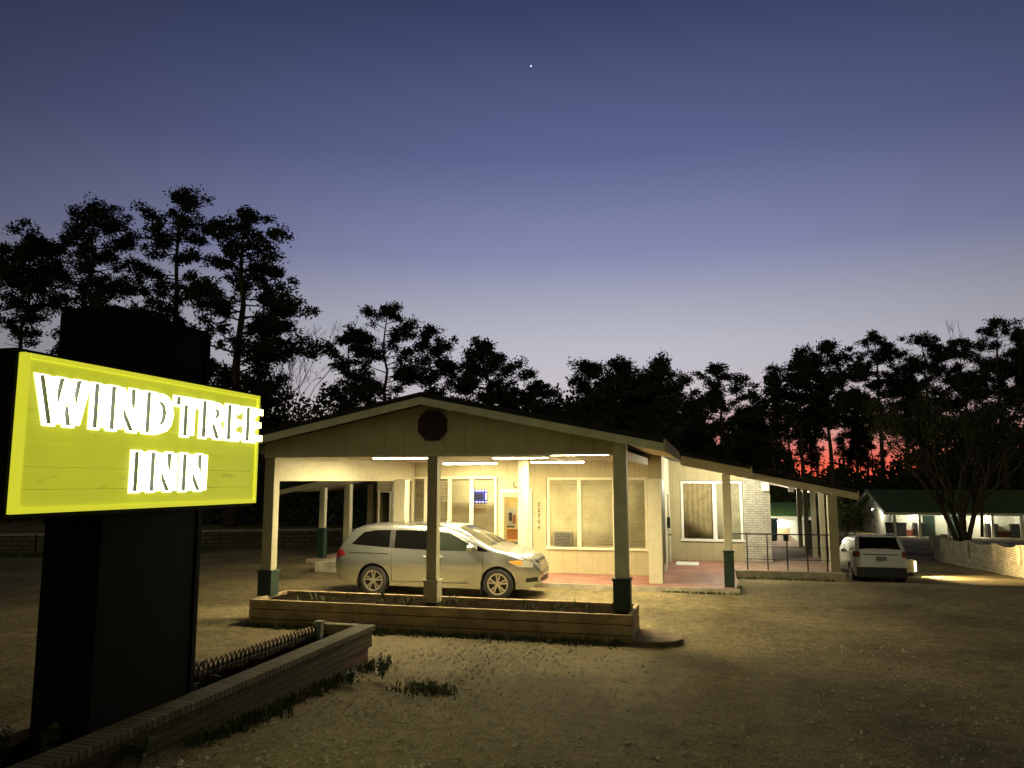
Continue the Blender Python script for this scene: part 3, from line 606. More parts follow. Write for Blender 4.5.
def letter(ch, y0, y1, z0, z1):
    global nlet; nlet += 1
    f = 1.0202; y0, y1 = y0*f+.015, y1*f-.005; z0, z1 = 2.7+(z0-2.7)*f+.01, 2.7+(z1-2.7)*f-.012
    me = curve_letter(ch, y0, y1, z0, z1, .02, 0); XC = SX+.045
    for v in me.vertices: a, b_, d = v.co; v.co = (d + XC, a, b_)
    me.materials.clear(); [me.materials.append(q) for q in (LS, LW, LBK)]; me.update()
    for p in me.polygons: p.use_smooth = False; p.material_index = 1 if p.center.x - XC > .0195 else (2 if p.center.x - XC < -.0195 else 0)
    o = bpy.data.objects.new('letter', me); COL.objects.link(o); adopt(o, cab)
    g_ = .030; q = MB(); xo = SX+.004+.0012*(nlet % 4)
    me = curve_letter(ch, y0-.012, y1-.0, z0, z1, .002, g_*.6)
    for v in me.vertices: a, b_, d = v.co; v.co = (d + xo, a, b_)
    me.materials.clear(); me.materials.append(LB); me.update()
    o = bpy.data.objects.new('bloom_outline', me); COL.objects.link(o); adopt(o, cab)  # added glowing outline in place of bloom, not a sign part
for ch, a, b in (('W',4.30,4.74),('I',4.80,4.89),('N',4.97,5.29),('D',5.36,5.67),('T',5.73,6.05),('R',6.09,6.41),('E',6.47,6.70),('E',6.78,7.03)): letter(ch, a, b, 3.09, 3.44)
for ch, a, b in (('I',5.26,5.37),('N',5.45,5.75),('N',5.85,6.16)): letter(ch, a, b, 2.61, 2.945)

# ------------------------------------------------------------------ vehicles
def interp(x, pts): return float(np.interp(x, [p[0] for p in pts], [p[1] for p in pts]))
def smooth_interp(pts):
    xs_ = np.linspace(pts[0][0], pts[-1][0], 400); ysv = np.interp(xs_, [p[0] for p in pts], [p[1] for p in pts])
    k = np.exp(-np.linspace(-2,2,15)**2); k /= k.sum(); yp = np.convolve(np.pad(ysv, 7, mode='edge'), k, 'valid')
    return lambda x: float(np.interp(x, xs_, yp))
class Car:
    def __init__(s, root, L, W, top, bot, belt, plan, tum, wheels, wr, paint, roofz, warp=None):
        s.warp = (lambda x: float(np.interp(x, warp[0], warp[1]))) if warp else (lambda x: x)
        top, bot, plan = [[(s.warp(a), b) for a, b in q] for q in (top, bot, plan)]
        s.root, s.L, s.W = root, L, W; s.zt, s.zb, s.wm = smooth_interp(top), smooth_interp(bot), smooth_interp(plan); s.belt = belt; s.tum = tum; s.roofz = roofz
        s.wheels, s.wr, s.paint = wheels, wr, paint; s.body(); s.make_wheels()
    def half(s, x, z):
        b, wm, zb = s.belt, s.wm(x)*s.W/2, s.zb(x)
        if z <= b:
            t = (z-zb)/(b-zb); k = .90+.10*math.sin(min(1, max(0, t)*1.7)*math.pi/2) - .025*max(0, t-.7)/.3
        else: k = .975 - s.tum*((z-b)/(s.roofz-b))**1.25
        return wm*k
    def section(s, x):
        zb, zt = s.zb(x), s.zt(x); r = min(.11, (zt-zb)*.3); pts = [(0, zb), (s.half(x, zb)*.6, zb)]
        for k in range(15): z = zb+(zt-r-zb)*k/14; pts.append((s.half(x, z), z))
        w0 = s.half(x, zt-r); 
        for k in range(1, 6): a = k/5*math.pi/2; pts.append((w0-r*1.3*(1-math.cos(a)), zt-r+r*math.sin(a)))
        w1 = pts[-1][0]; cr = .035
        for k in range(1, 6): y = w1*(1-k/5); pts.append((y, zt+cr*(1-(y/w1)**2)))
        return pts
    def topz(s, x, y):
        zb, zt = s.zb(x), s.zt(x); r = min(.11, (zt-zb)*.3); w1 = s.half(x, zt-r)-r*1.3; return zt+.035*(1-min(1, abs(y)/w1)**2)
    def body(s):
        m = MB(); xs_ = sorted(set([0,.01,.03,.06] + list(np.linspace(.1, s.L-.1, 70)) + [s.L-.06, s.L-.03, s.L-.01, s.L])); rows = []
        for x in xs_:
            h = s.section(x); rows.append([(x, y, z) for y, z in h] + [(x, -y, z) for y, z in h[-2:0:-1]])
        n = len(rows[0]); vs = [p for r in rows for p in r]
        fs = [(i*n+k, i*n+(k+1)%n, (i+1)*n+(k+1)%n, (i+1)*n+k) for i in range(len(rows)-1) for k in range(n)]
        fs += [tuple(range(n))[::-1], tuple(range((len(rows)-1)*n, len(rows)*n))]
        m.add(vs, fs); me = m.mesh('body', [s.paint, M['plastic']]); o = bpy.data.objects.new('body', me); COL.objects.link(o)
        cut = MB()
        for wx in s.wheels:
            for sd in (-1, 1):
                pr = [(0,0),(s.wr+.055,0),(s.wr+.055,.36),(0,.36)]
                cut.lathe([(r, sd*(s.W/2+.06-a)) for r, a in pr], 28, (wx, 0, s.wr), 1, 1)
        cm = cut.mesh('cutter', [s.paint, M['plastic']]); 
        bm = bmesh.new(); bm.from_mesh(cm); bmesh.ops.remove_doubles(bm, verts=bm.verts, dist=1e-5); bmesh.ops.recalc_face_normals(bm, faces=bm.faces)
        for f in bm.faces: f.material_index = 1
        bm.to_mesh(cm); bm.free()
        c = bpy.data.objects.new('cutter', cm); COL.objects.link(c)
        md = o.modifiers.new('b', 'BOOLEAN'); md.operation = 'DIFFERENCE'; md.object = c; md.solver = 'EXACT'
        dg = bpy.context.evaluated_depsgraph_get(); me2 = bpy.data.meshes.new_from_object(o.evaluated_get(dg)); o.modifiers.clear(); o.data = me2; bpy.data.objects.remove(c)
        bm = bmesh.new(); bm.from_mesh(me2)
        for f in bm.faces: f.smooth = len(f.verts) <= 6 or True
        for e in bm.edges:
            if len(e.link_faces) == 2 and e.calc_face_angle(0) > R(42): e.smooth = False
        bm.to_mesh(me2); bm.free(); s.bodyo = o; adopt(o, s.root)
    def patch(s, name, mt, lo, hi, x0, x1, sd, n=14, mrows=5, off=.005, par=None):
        """piece following the body side between two z-lines lo(x), hi(x) given as point lists"""
        lo = [(s.warp(a), b) for a, b in lo]; hi = [(s.warp(a), b) for a, b in hi]; x0, x1 = s.warp(x0), s.warp(x1)
        m = MB(); G = []
        for j in range(mrows+1):
            row = []
            for i in range(n+1):
                x = x0+(x1-x0)*i/n; a, b = interp(x, lo), interp(x, hi); z = a+(b-a)*j/mrows; row.append((x, sd*(s.half(x, z)+off), z))
            G.append(row)
        m.grid(G); inner = [[(x, y-sd*.03, z) for x, y, z in r] for r in G]
        bd = lambda q: q[0] + [r[-1] for r in q[1:]] + q[-1][-2::-1] + [r[0] for r in q[-2:0:-1]]
        A, B = bd(G), bd(inner); k = len(A); m.add(A+B, [(i, (i+1)%k, k+(i+1)%k, k+i) for i in range(k)])
        o = m.build(name, mt, par or s.root, smooth=False); return o
    def toppatch(s, name, mt, x0, x1, yw0, yw1, n=8, off=.006):
        x0, x1 = s.warp(x0), s.warp(x1)
        m = MB(); G = []
        for i in range(n+1):
            x = x0+(x1-x0)*i/n; yw = yw0+(yw1-yw0)*i/n; G.append([(x, y, s.topz(x, y)+off) for y in np.linspace(-yw, yw, 9)])
        m.grid(G); return m.build(name, mt, s.root, smooth=True)
    def make_wheels(s):
        for wx in s.wheels:
            for sd in (-1, 1):
                y = sd*(s.W/2-.135); Rr = s.wr; wd = .115
                e = MB(); 
                e.lathe([(Rr*.67, -wd*.9), (Rr*.80, -wd), (Rr*.95, -wd*.9), (Rr, -wd*.6), (Rr, wd*.6), (Rr*.95, wd*.9), (Rr*.80, wd), (Rr*.67, wd*.9)], 36, (wx, y, Rr))
                ty = e.build('wheel', M['rubber'], s.root, smooth=True)
                r_ = MB(); yo = y+sd*wd*.78
                r_.lathe([(Rr*.69, yo-sd*.02-y), (Rr*.69, yo+sd*.02-y), (Rr*.62, yo+sd*.018-y), (Rr*.60, yo-sd*.03-y)], 36, (wx, y, Rr))
                for k in range(10):
                    a = 2*math.pi*(k//2)/5 + (.19 if k % 2 else -.19) + .3; ca, sa = math.cos(a), math.sin(a); w1, w2 = .013, .017; yi, ye = yo-sd*.02, yo+sd*.012
                    q = []
                    for rr, ww in ((Rr*.10, w1), (Rr*.64, w2)):
                        for t_ in (-1, 1): q.append((wx+ca*rr-sa*ww*t_, Rr+sa*rr+ca*ww*t_))
                    P = [(q[i][0], yy, q[i][1]) for yy in (yi, ye) for i in (0,1,3,2)]
                    r_.add(P, [(0,1,2,3),(4,5,6,7),(0,1,5,4),(1,2,6,5),(2,3,7,6),(3,0,4,7)])
                r_.lathe([(.0001, yo+sd*.016-y), (Rr*.17, yo+sd*.014-y), (Rr*.18, yo-sd*.02-y)], 20, (wx, y, Rr)); r_.build('rim', M['alloy'], ty)
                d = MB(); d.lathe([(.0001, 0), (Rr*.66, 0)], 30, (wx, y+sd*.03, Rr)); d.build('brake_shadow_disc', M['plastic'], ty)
def box_part(name, mt, par, x0, x1, y0, y1, z0, z1, bev=.012):
    m = MB(); m.box(x0, x1, y0, y1, z0, z1); return m.build(name, mt, par, bevel=bev)
vr = thing('minivan', 'silver minivan parked under the carport, front towards the right', 'van', (0, 0, 0))
silver = mat('silver_paint', (.38,.395,.39), .27, .85, var=.04, coat=.6)
V = Car(vr, 5.0, 2.0,
  [(0,.86),(.03,1.02),(.12,1.12),(.22,1.23),(.44,1.51),(.56,1.58),(.9,1.63),(1.6,1.665),(2.4,1.665),(2.95,1.635),(3.25,1.56),(3.6,1.40),(3.95,1.22),(4.12,1.15),(4.4,1.09),(4.7,1.02),(4.95,.93),(5.05,.84),(5.15,.70)],
  [(0,.42),(.1,.30),(.4,.24),(4.5,.22),(4.95,.24),(5.15,.34)], 1.06,
  [(0,.84),(.15,.94),(.45,.985),(1,1),(4.0,1),(4.5,.97),(4.8,.87),(5.0,.74),(5.15,.56)], .17, (1.03, 4.09), .352, silver, 1.665, ([0,.5,1.5,4.1,5.15],[0,.46,1.37,3.97,5.0]))
for sd in (-1, 1):
    V.patch('quarter_window', M['cglass'], [(.5,1.19),(1.55,1.13)], [(.5,1.21),(.8,1.47),(1.1,1.52),(1.55,1.535)], .5, 1.55, sd)
    V.patch('side_window', M['cglass'], [(1.68,1.125),(2.58,1.09)], [(1.68,1.535),(2.58,1.53)], 1.68, 2.58, sd)
    V.patch('front_window', M['cglass2'], [(2.72,1.085),(3.72,1.09)], [(2.72,1.515),(3.05,1.48),(3.72,1.14)], 2.72, 3.70, sd)
    V.patch('corner_window', M['cglass'], [(3.72,1.085),(4.0,1.08)], [(3.72,1.22),(4.0,1.085)], 3.73, 3.99, sd, off=.004)
    V.patch('pillar_trim', M['plastic'], [(1.55,1.12),(1.68,1.12)], [(1.55,1.535),(1.68,1.535)], 1.555, 1.675, sd, 3)
    V.patch('slide_rail', M['plastic'], [(.35,.99),(1.55,.975)], [(.35,1.005),(1.55,.995)], .40, 1.55, sd, off=.004)
    for xx in (1.62, 2.64, 3.86):
        V.patch('door_seam', M['plastic'], [(xx,.34),(xx+.02,.34)], [(xx,1.07),(xx+.02,1.07)], xx, xx+.011, sd, 1, 8, .002)
    V.patch('sill_seam', M['plastic'], [(1.5,.34),(3.5,.34)], [(1.5,.352),(3.5,.352)], 1.5, 3.5, sd, 12, 1, .002)
    V.patch('tail_light', M['redlens'], [(.03,.86),(.30,.92)], [(.03,1.0),(.18,1.07),(.30,1.0)], .03, .30, sd)
    hl_ = V.patch('headlight', M['clearlens'], [(4.5,.84),(4.72,.74),(5.02,.72)], [(4.5,.86),(4.9,.885),(5.02,.83)], 4.5, 5.02, sd, off=.006)
    V.patch('amber_lens', M['amber'], [(4.48,.86),(4.72,.78),(4.8,.78)], [(4.48,.875),(4.72,.885),(4.8,.88)], 4.5, 4.78, sd, 8, 4, .012, par=hl_)
    for x0 in (2.28, 2.62): box_part('door_handle', M['chrome'] if 0 else silver, vr, x0, x0+.16, *(sorted((sd*(V.half(x0,.93)+.0), sd*(V.half(x0,.93)+.035)))), .915, .955)
    yb = V.half(3.47, 1.1); m = MB(); m.lathe([(.0001,-.11),(.06,-.10),(.09,-.05),(.095,.03),(.07,.09),(.0001,.10)], 16, (3.47, sd*(yb+.16), 1.16), 1); m.box(3.44, 3.50, *sorted((sd*(yb-.02), sd*(yb+.1))), 1.08, 1.12)
    m.build('side_mirror', silver, vr, smooth=True)
    for wx in (.61, 3.67): box_part('mud_flap', M['plastic'], vr, wx, wx+.02, *sorted((sd*.78, sd*.96)), .10, .40)
    V.patch('fog_recess', M['plastic'], [(4.72,.38),(5.1,.40)], [(4.72,.40),(4.86,.48),(5.1,.50)], 4.86, 5.1, sd, 5, 3, .004)
V.toppatch('windscreen', M['cglass2'], 3.18, 4.02, .62, .80); V.toppatch('rear_window', M['cglass'], .16, .56, .74, .68)
m = MB()
for k in range(4): 
    z = .585+.075*k; xx = 5.0-(z-.55)*.30-.0
    m.box(xx-.10, xx+.035, -.46+.02*k, .46-.02*k, z, z+.03)
m.build('grille', M['chrome'], vr); m = MB(); m.prism([(4.80,.55),(5.010,.55),(4.975,.70),(4.91,.88),(4.80,.88)], 1, -.48, .48); m.build('grille_back', M['plastic'], vr)
box_part('lower_intake', M['plastic'], vr, 4.85, 5.005, -.42, .42, .37, .47)
m = MB()
for y0 in (-.5, .1): m.tube([(3.95, y0, V.topz(3.95,y0)+.02), (3.80, y0+.35, V.topz(3.80,y0+.35)+.02), (3.74, y0+.6, V.topz(3.74,y0+.55)+.02)], .009, 5)
m.build('wiper', M['plastic'], vr)
vr.location = (-8.90, 18.30, 0); vr.rotation_euler = (0, 0, R(1.2))
for c in vr.children: c.matrix_parent_inverse = Matrix.Identity(4)
sr = thing('suv', 'white sport utility vehicle parked on the lot beyond the porch, rear towards the camera', 'car', (0, 0, 0))
white = mat('white_paint_car', (.50,.50,.46), .3, 0, var=.03, coat=.6)
S = Car(sr, 5.0, 1.86,
  [(0,1.12),(.03,1.20),(.1,1.28),(.38,1.66),(.5,1.72),(1.0,1.76),(2.2,1.77),(2.7,1.74),(3.0,1.66),(3.6,1.27),(3.8,1.19),(4.4,1.13),(4.8,1.04),(4.95,.92),(5.0,.8)],
  [(0,.42),(.15,.32),(.6,.28),(4.6,.26),(5.0,.36)], 1.12,
  [(0,.90),(.12,.955),(.4,.99),(1,1),(4.2,1),(4.7,.93),(5.0,.74)], .17, (.95, 3.85), .37, white, 1.77)
for sd in (-1, 1):
    S.patch('quarter_window', M['cglass'], [(.45,1.24),(1.3,1.17)], [(.45,1.42),(.6,1.58),(1.3,1.62)], .48, 1.3, sd)
    S.patch('rear_door_window', M['cglass'], [(1.4,1.17),(2.2,1.15)], [(1.4,1.62),(2.2,1.62)], 1.4, 2.2, sd)
    S.patch('front_door_window', M['cglass'], [(2.3,1.15),(3.2,1.15)], [(2.3,1.62),(2.6,1.60),(3.2,1.33)], 2.3, 3.2, sd)
    S.patch('tail_light', M['redlens'], [(.0,.97),(.26,1.02)], [(.0,1.17),(.15,1.19),(.26,1.14)], .015, .26, sd, off=.01)
    box_part('tail_lens', M['redlens'], sr, -.035, -.002, *sorted((sd*.70, sd*.85)), .98, 1.17)
    for xx in (1.36, 2.26): S.patch('door_seam', M['plastic'], [(xx,.5),(xx+.02,.5)], [(xx,1.13),(xx+.02,1.13)], xx, xx+.012, sd, 1, 8, .002)
    S.patch('sill_cladding', M['plastic'], [(.1,.33),(4.6,.30)], [(.1,.50),(4.6,.46)], 1.45, 3.35, sd, 20, 3, .012)
    yb = S.half(3.3, 1.15); m = MB(); m.lathe([(.0001,-.12),(.07,-.10),(.10,-.03),(.10,.05),(.07,.10),(.0001,.11)], 16, (3.2, sd*(yb+.15), 1.22), 1); m.build('side_mirror', white, sr, smooth=True)
    m = MB(); m.tube([(.9, sd*.66, 1.80), (1.0, sd*.66, 1.84), (2.6, sd*.66, 1.84), (2.7, sd*.66, 1.79)], .018, 6); m.build('roof_rail', M['blacktrim'], sr)
    box_part('reflector', M['redlens'], sr, -.075, -.045, *sorted((sd*.70, sd*.85)), .56, .60, .004)
S.toppatch('rear_window', M['cglass'], .07, .42, .70, .62); S.toppatch('windscreen', M['cglass'], 2.95, 3.62, .66, .74)
box_part('rear_bumper', M['plastic'], sr, -.07, .10, -.83, .83, .24, .62, .03); box_part('number_plate', mat('plate', (.16,.14,.12), .5), sr, -.055, -.01, -.17, .17, .86, 1.0, .004)
box_part('tailgate_trim', M['blacktrim'], sr, -.02, -.003, -.60, .60, 1.055, 1.085, .004); box_part('roof_spoiler', white, sr, .26, .62, -.62, .62, 1.69, 1.73)
m = MB(); m.tube([(-.01, .1, 1.27), (-.03, -.2, 1.33), (.02, -.5, 1.37)], .01, 5); m.build('wiper', M['plastic'], sr)
p = at(880, 581, 31.0); sr.location = (5.93, 30.9, float(hg(6.2, 31.9))-.02); sr.rotation_euler = (R(0), R(4.5), R(90))
for c in sr.children: c.matrix_parent_inverse = Matrix.Identity(4)

# ------------------------------------------------------------------ right side: retaining wall, floodlight, far motel
M['rwall'] = brick('stacked_stone', (.50,.45,.34), (.36,.32,.24), (.15,.13,.09), 'Y', .42, .11, .014, bumpd=.05)
def on_ground(px, py):
    r = FWD + RGT*((px-512)/FPX) + UPV*((384-py)/FPX); d = 2.0
    while d < 300:
        q = CAM + r*d
        if q.z < float(hg(q.x, q.y)): return q
        d += .03
    return q
rw = thing('retaining_wall', 'pale stone retaining wall with pilasters curving along the right edge of the lot', 'wall', (11, 36, -1))
base = [on_ground(*p) for p in ((1130, 600), (1075, 589), (1023, 578), (998, 573), (970, 568), (945, 563), (934, 559))]
base = [Vector((b.x, b.y, float(hg(b.x, b.y)))) for b in base]; base.append(base[-1] + Vector((.8, 1.2, 0)))
print('ret wall', [tuple(round(c, 2) for c in b) for b in base])
m = MB(); cap = MB(); pil = []
for i, (a, b) in enumerate(zip(base, base[1:])):
    n_ = 10; d = (b-a); nrm = Vector((-d.y, d.x, 0)).normalized()*(-.32)
    if nrm.x < 0: nrm = -nrm
    Gf, Gb = [], []
    for k in range(n_+1):
        f = k/n_; q = a.lerp(b, f); H_ = 1.30 - .16*math.sin(math.pi*f); Gf.append((q, H_)); 
    fr_ = [[(q.x, q.y, q.z-.4) for q, h in Gf], [(q.x, q.y, q.z+h) for q, h in Gf], [(q.x+nrm.x, q.y+nrm.y, q.z+h) for q, h in Gf], [(q.x+nrm.x, q.y+nrm.y, q.z-.4) for q, h in Gf]]
    m.grid(fr_)
    for (k0, k1) in ((0, 1),): pass
    cp = [[(q.x-nrm.x*.1, q.y-nrm.y*.1, q.z+h+.005) for q, h in Gf], [(q.x-nrm.x*.1, q.y-nrm.y*.1, q.z+h+.06) for q, h in Gf], [(q.x+nrm.x*1.1, q.y+nrm.y*1.1, q.z+h+.06) for q, h in Gf], [(q.x+nrm.x*1.1, q.y+nrm.y*1.1, q.z+h+.005) for q, h in Gf]]
    cap.grid(cp)
m.build('stone_face', M['rwall'], rw); cap.build('coping', M['concrete'], rw)
for b in base[:-1]:
    q = MB(); q.prism([(b.y-.13, b.z+.55), (b.y+.13, b.z+.55), (b.y+.24, b.z+1.34), (b.y-.24, b.z+1.34)], 0, b.x-.12, b.x+.05); q.build('pilaster', M['concrete'], rw, bevel=.02)
# low floodlight beyond the car
fp = on_ground(908, 572); fp = Vector((7.98, 36.2, float(hg(7.6, 36.2))))
t = thing('floodlight', 'small white floodlight box on the ground just right of the parked car', 'light', fp)
m = MB(); m.box(fp.x-.22, fp.x+.2, fp.y-.12, fp.y+.15, fp.z+.16, fp.z+.68); m.build('housing', M['trimw'], t, bevel=.02)
m = MB(); m.box(fp.x-.16, fp.x+.16, fp.y-.1, fp.y+.12, fp.z-.05, fp.z+.16); m.build('foot', M['plastic'], t)
m = MB(); m.box(fp.x+.202, fp.x+.30, fp.y-.09, fp.y+.12, fp.z+.2, fp.z+.62); m.build('lens', emis('flood_lens', (1,.86,.5), 2.5), t)
l = bpy.data.lights.new('lamp', 'SPOT'); l.energy = 3000; l.color = (1,.72,.30); l.spot_size = R(150); l.spot_blend = .6; l.shadow_soft_size = .3
lo = bpy.data.objects.new('lamp', l); COL.objects.link(lo); lo.location = fp + Vector((.34, -.05, .66)); lo.rotation_euler = (R(86), 0, R(-108)); adopt(lo, t)
# row motel in the background
rm = thing('row_motel', 'long low white motel wing with a green roof behind the right lot', 'building', (22, 85, -2.8))
MW = mat('motel_white', (.66,.64,.55), .7, var=.12, vscale=.8); MG = mat('green_metal_roof', (.10,.15,.03), .6, var=.25, vscale=.8)
EY, BX0, BX1, GZ, EZ = 85.0, 17.6, 46.0, -3.1, -.55
m = MB(); m.box(BX0, BX1, EY+1.5, EY+16, GZ, EZ+.1); m.prism([(EY+1.5, EZ+.1), (EY+16, EZ+.1), (EY+8.8, 1.35)], 0, BX0, BX0+.2); m.build('wall', MW, rm)
m = MB(); m.prism([(EY-.2, EZ), (EY-.2, EZ+.16), (EY+8.8, 1.75), (EY+17.6, EZ+.16), (EY+17.6, EZ), (EY+8.8, 1.55)], 0, BX0-.7, BX1); m.build('roof', MG, rm)
m = MB(); m.prism([(EY-.2, EZ-.12), (EY+8.8, 1.43), (EY+17.6, EZ-.12), (EY+17.6, EZ+.18), (EY+8.8, 1.78), (EY-.2, EZ+.18)], 0, BX0-.78, BX0-.705); m.build('rake_fascia', M['trimw'], rm)
m = MB(); m.box(BX0-.7, BX1, EY-.26, EY-.205, EZ-.1, EZ+.14); m.build('fascia', M['trimw'], rm)
def far_window(x0, x1, z0, z1):
    f = MB(); f.box(x0, x1, EY+1.44, EY+1.495, z0, z1); o = f.build('window', M['trimw'], rm)
    q = MB(); q.box(x0+.1, x1-.1, EY+1.42, EY+1.438, z0+.1, z1-.1); q.build('pane', M['blindg'], o)
for i, x in enumerate((18.95, 27.75, 33.0)):
    far_window(x-1.25, x+1.25, -1.95, -.62)
    m = MB(); m.box(x-.8, x+.8, EY+1.2, EY+1.5, -2.75, -2.2); m.build('wall_air_unit', mat('red_brown_unit', (.20,.05,.03), .7), rm)
for x in (21.2, 23.6, 30.2, 36):
    m = MB(); m.box(x-.55, x+.55, EY+1.42, EY+1.49, GZ, -.75); o = m.build('door', mat('green_door', (.012,.032,.02), .6), rm)
for x in (17.75, 20.0, 22.6, 26.45, 28.95, 32, 35):
    m = MB(); m.box(x-.12, x+.12, EY-.1, EY+.14, GZ, EZ-.01); m.build('post', M['trimw'], rm)
m = MB(); m.box(BX0-.3, BX1, EY-.6, EY+1.49, GZ-.5, GZ+.3); m.build('walkway', M['concrete'], rm)
for i, (x, lab) in enumerate(((18.45, 'black bin by the left window of the far motel wing'), (17.55, 'black bin at the left corner post of the far motel wing'), (20.15, 'dark chair right of the first window of the far motel wing'), (26.6, 'tall dark bin left of the right window of the far motel wing'), (28.75, 'tall dark bin right of the right window of the far motel wing'))):
    m = MB(); m.prism([(x-.42, -2.8), (x+.42, -2.8), (x+.5, -1.55), (x-.5, -1.55)], 1, EY+.5, EY+1.1); m.box(x-.55, x+.55, EY+.45, EY+1.15, -1.548, -1.45)
    tag(m.build('bin', M['plastic'], bevel=.03), lab, 'bin', 'bins along the far motel wing')
def eave_lamp(x, y, z, power, lab, col=(1,.93,.7)):
    t = thing('assumed_eave_light', lab, 'light', (x, y, z), 0, 'assumed lights under the far eaves')
    b = MB(); b.box(x-.15, x+.15, y-.15, y+.15, z-.04, z); b.build('base', M['trimw'], t)
    s = MB(); s.lathe([(.0001,-.16),(.08,-.14),(.11,-.09),(.10,-.042)], 12, (x, y, z), 2); s.build('globe', emis('lit_globe', col, 8), t)
    l = bpy.data.lights.new('lamp', 'POINT'); l.energy = power; l.color = col; l.shadow_soft_size = .12
    lo = bpy.data.objects.new('lamp', l); COL.objects.link(lo); lo.location = (x, y, z-.25); adopt(lo, t)
for x, e in ((19.6, 170), (22.6, 150), (26.0, 200), (30.4, 170)): eave_lamp(x, EY+.15, EZ-.02, e, 'assumed globe light under the eave of the far motel wing, ' + {19.6:'over its first window',22.6:'beside the trees',26.0:'left of its right window',30.4:'nearest the right edge'}[x])  # assumed lamps to account for the lit far walls
eave_lamp(BX0-.9, EY+5, -.2, 220, 'added globe light on the left gable end of the far motel wing')  # added to light the gable end
# courtyard wing behind the walkway
cw = thing('courtyard_wing', 'green roofed white wing seen through the walkway columns', 'building', (3.2, 47, -1.8))
m = MB(); m.box(1.9, 5.3, 47.0, 52, -2.6, .72); m.build('wall', MW, cw)
m = MB(); m.prism([(45.9,.64),(45.9,.76),(49.5,1.42),(53.2,.76),(53.2,.64),(49.5,1.30)], 0, 1.5, 5.5); m.build('roof', mat('bright_green_roof', (.10,.21,.06), .6, var=.2), cw)
m = MB(); m.box(1.5, 5.5, 45.84, 45.895, .55, .74); m.build('fascia', M['trimw'], cw)
m = MB(); m.box(3.55, 4.25, 46.94, 46.995, -2.2, .05); m.build('door', mat('tan_door', (.45,.30,.16), .6), cw)
eave_lamp(3.6, 46.4, .62, 110, 'assumed globe light under the eave of the courtyard wing', (1,.95,.8))  # assumed source for the lit wall of the wing
t = thing('trash_bin', 'dark teal wheeled bin standing beyond the porch railing by the white wing', 'bin', (2.62, 36, .11))
m = MB(); m.prism([(2.36,.13),(2.74,.13),(2.80,1.0),(2.31,1.0)], 1, 35.7, 36.3); m.build('bin_body', mat('teal_plastic', (.01,.06,.055), .5), t, bevel=.03)
m = MB(); m.box(2.28, 2.83, 35.65, 36.35, 1.003, 1.07); m.build('lid', mat('teal_plastic', (.01,.05,.05), .5), t, bevel=.02)
m = MB(); m.box(3.02, 3.22, 35.8, 36.1, .113, .36); m.box(3.0,3.24,35.78,36.12,.362,.40); tag(m.build('bucket', M['plastic'], bevel=.02), 'small dark bucket right of the teal bin', 'bucket')
wall_lamp((3.42, 36.0, 2.36), 'added light on a bracket at the far end of the walkway roof', 260, (1,.93,.7), normal=(0,1,0))  # added to light the courtyard wing from the walkway end
wall_lamp((1.98, 33.5, 2.4), 'assumed wall light on the side wall along the walkway', 30, (1,.95,.8), normal=(1,0,0))  # assumed source for the lit walkway

# ------------------------------------------------------------------ left side low walls
def low_wall(pts, h, label, mt):
    t = thing('low_stone_wall', label, 'wall', pts[0]); m = MB(); c = MB()
    for a, b in zip(pts, pts[1:]):
        a, b = Vector(a), Vector(b); d = (b-a).normalized(); nn = Vector((-d.y, d.x, 0))*.15; k = int((b-a).length/1.2)+1
        q = [a.lerp(b, i/k) for i in range(k+1)]
        m.grid([[p_ - nn + Vector((0,0,-.3)) for p_ in q], [p_ - nn + Vector((0,0,h)) for p_ in q], [p_ + nn + Vector((0,0,h)) for p_ in q], [p_ + nn + Vector((0,0,-.3)) for p_ in q]])
        c.grid([[p_ - nn*1.2 + Vector((0,0,h+.003)) for p_ in q], [p_ - nn*1.2 + Vector((0,0,h+.07)) for p_ in q], [p_ + nn*1.2 + Vector((0,0,h+.07)) for p_ in q], [p_ + nn*1.2 + Vector((0,0,h+.003)) for p_ in q]])
    m.build('stone_face', mt, t); c.build('coping', M['concrete'], t)
LWM = brick('dark_field_stone', (.16,.15,.11), (.11,.10,.08), (.05,.045,.035), 'X', .4, .16, .02, bumpd=.04)
low_wall([(-40, 17.5, 0), (-24.5, 24.0, -.05), (-19.5, 28.5, -.1), (-13.6, 31.5, -.12)], .72, 'low dark stone wall at the left edge of the lot in front of the woods', LWM)
gb = MB(); random.seed(21)
for _ in range(2600):
    f = random.random(); a, b = Vector((-34, 19.0)), Vector((-19.6, 27.4)); q = a.lerp(b, f) + Vector((.5,-.8))*random.uniform(0, 1.9)
    blades(gb, q.x, q.y, -.02, 3, random.uniform(.06,.2), .12, .02)
tag(gb.build('lawn_strip', M['grass']), 'dark strip of grass in front of the low stone wall at left', 'grass', kind='stuff')

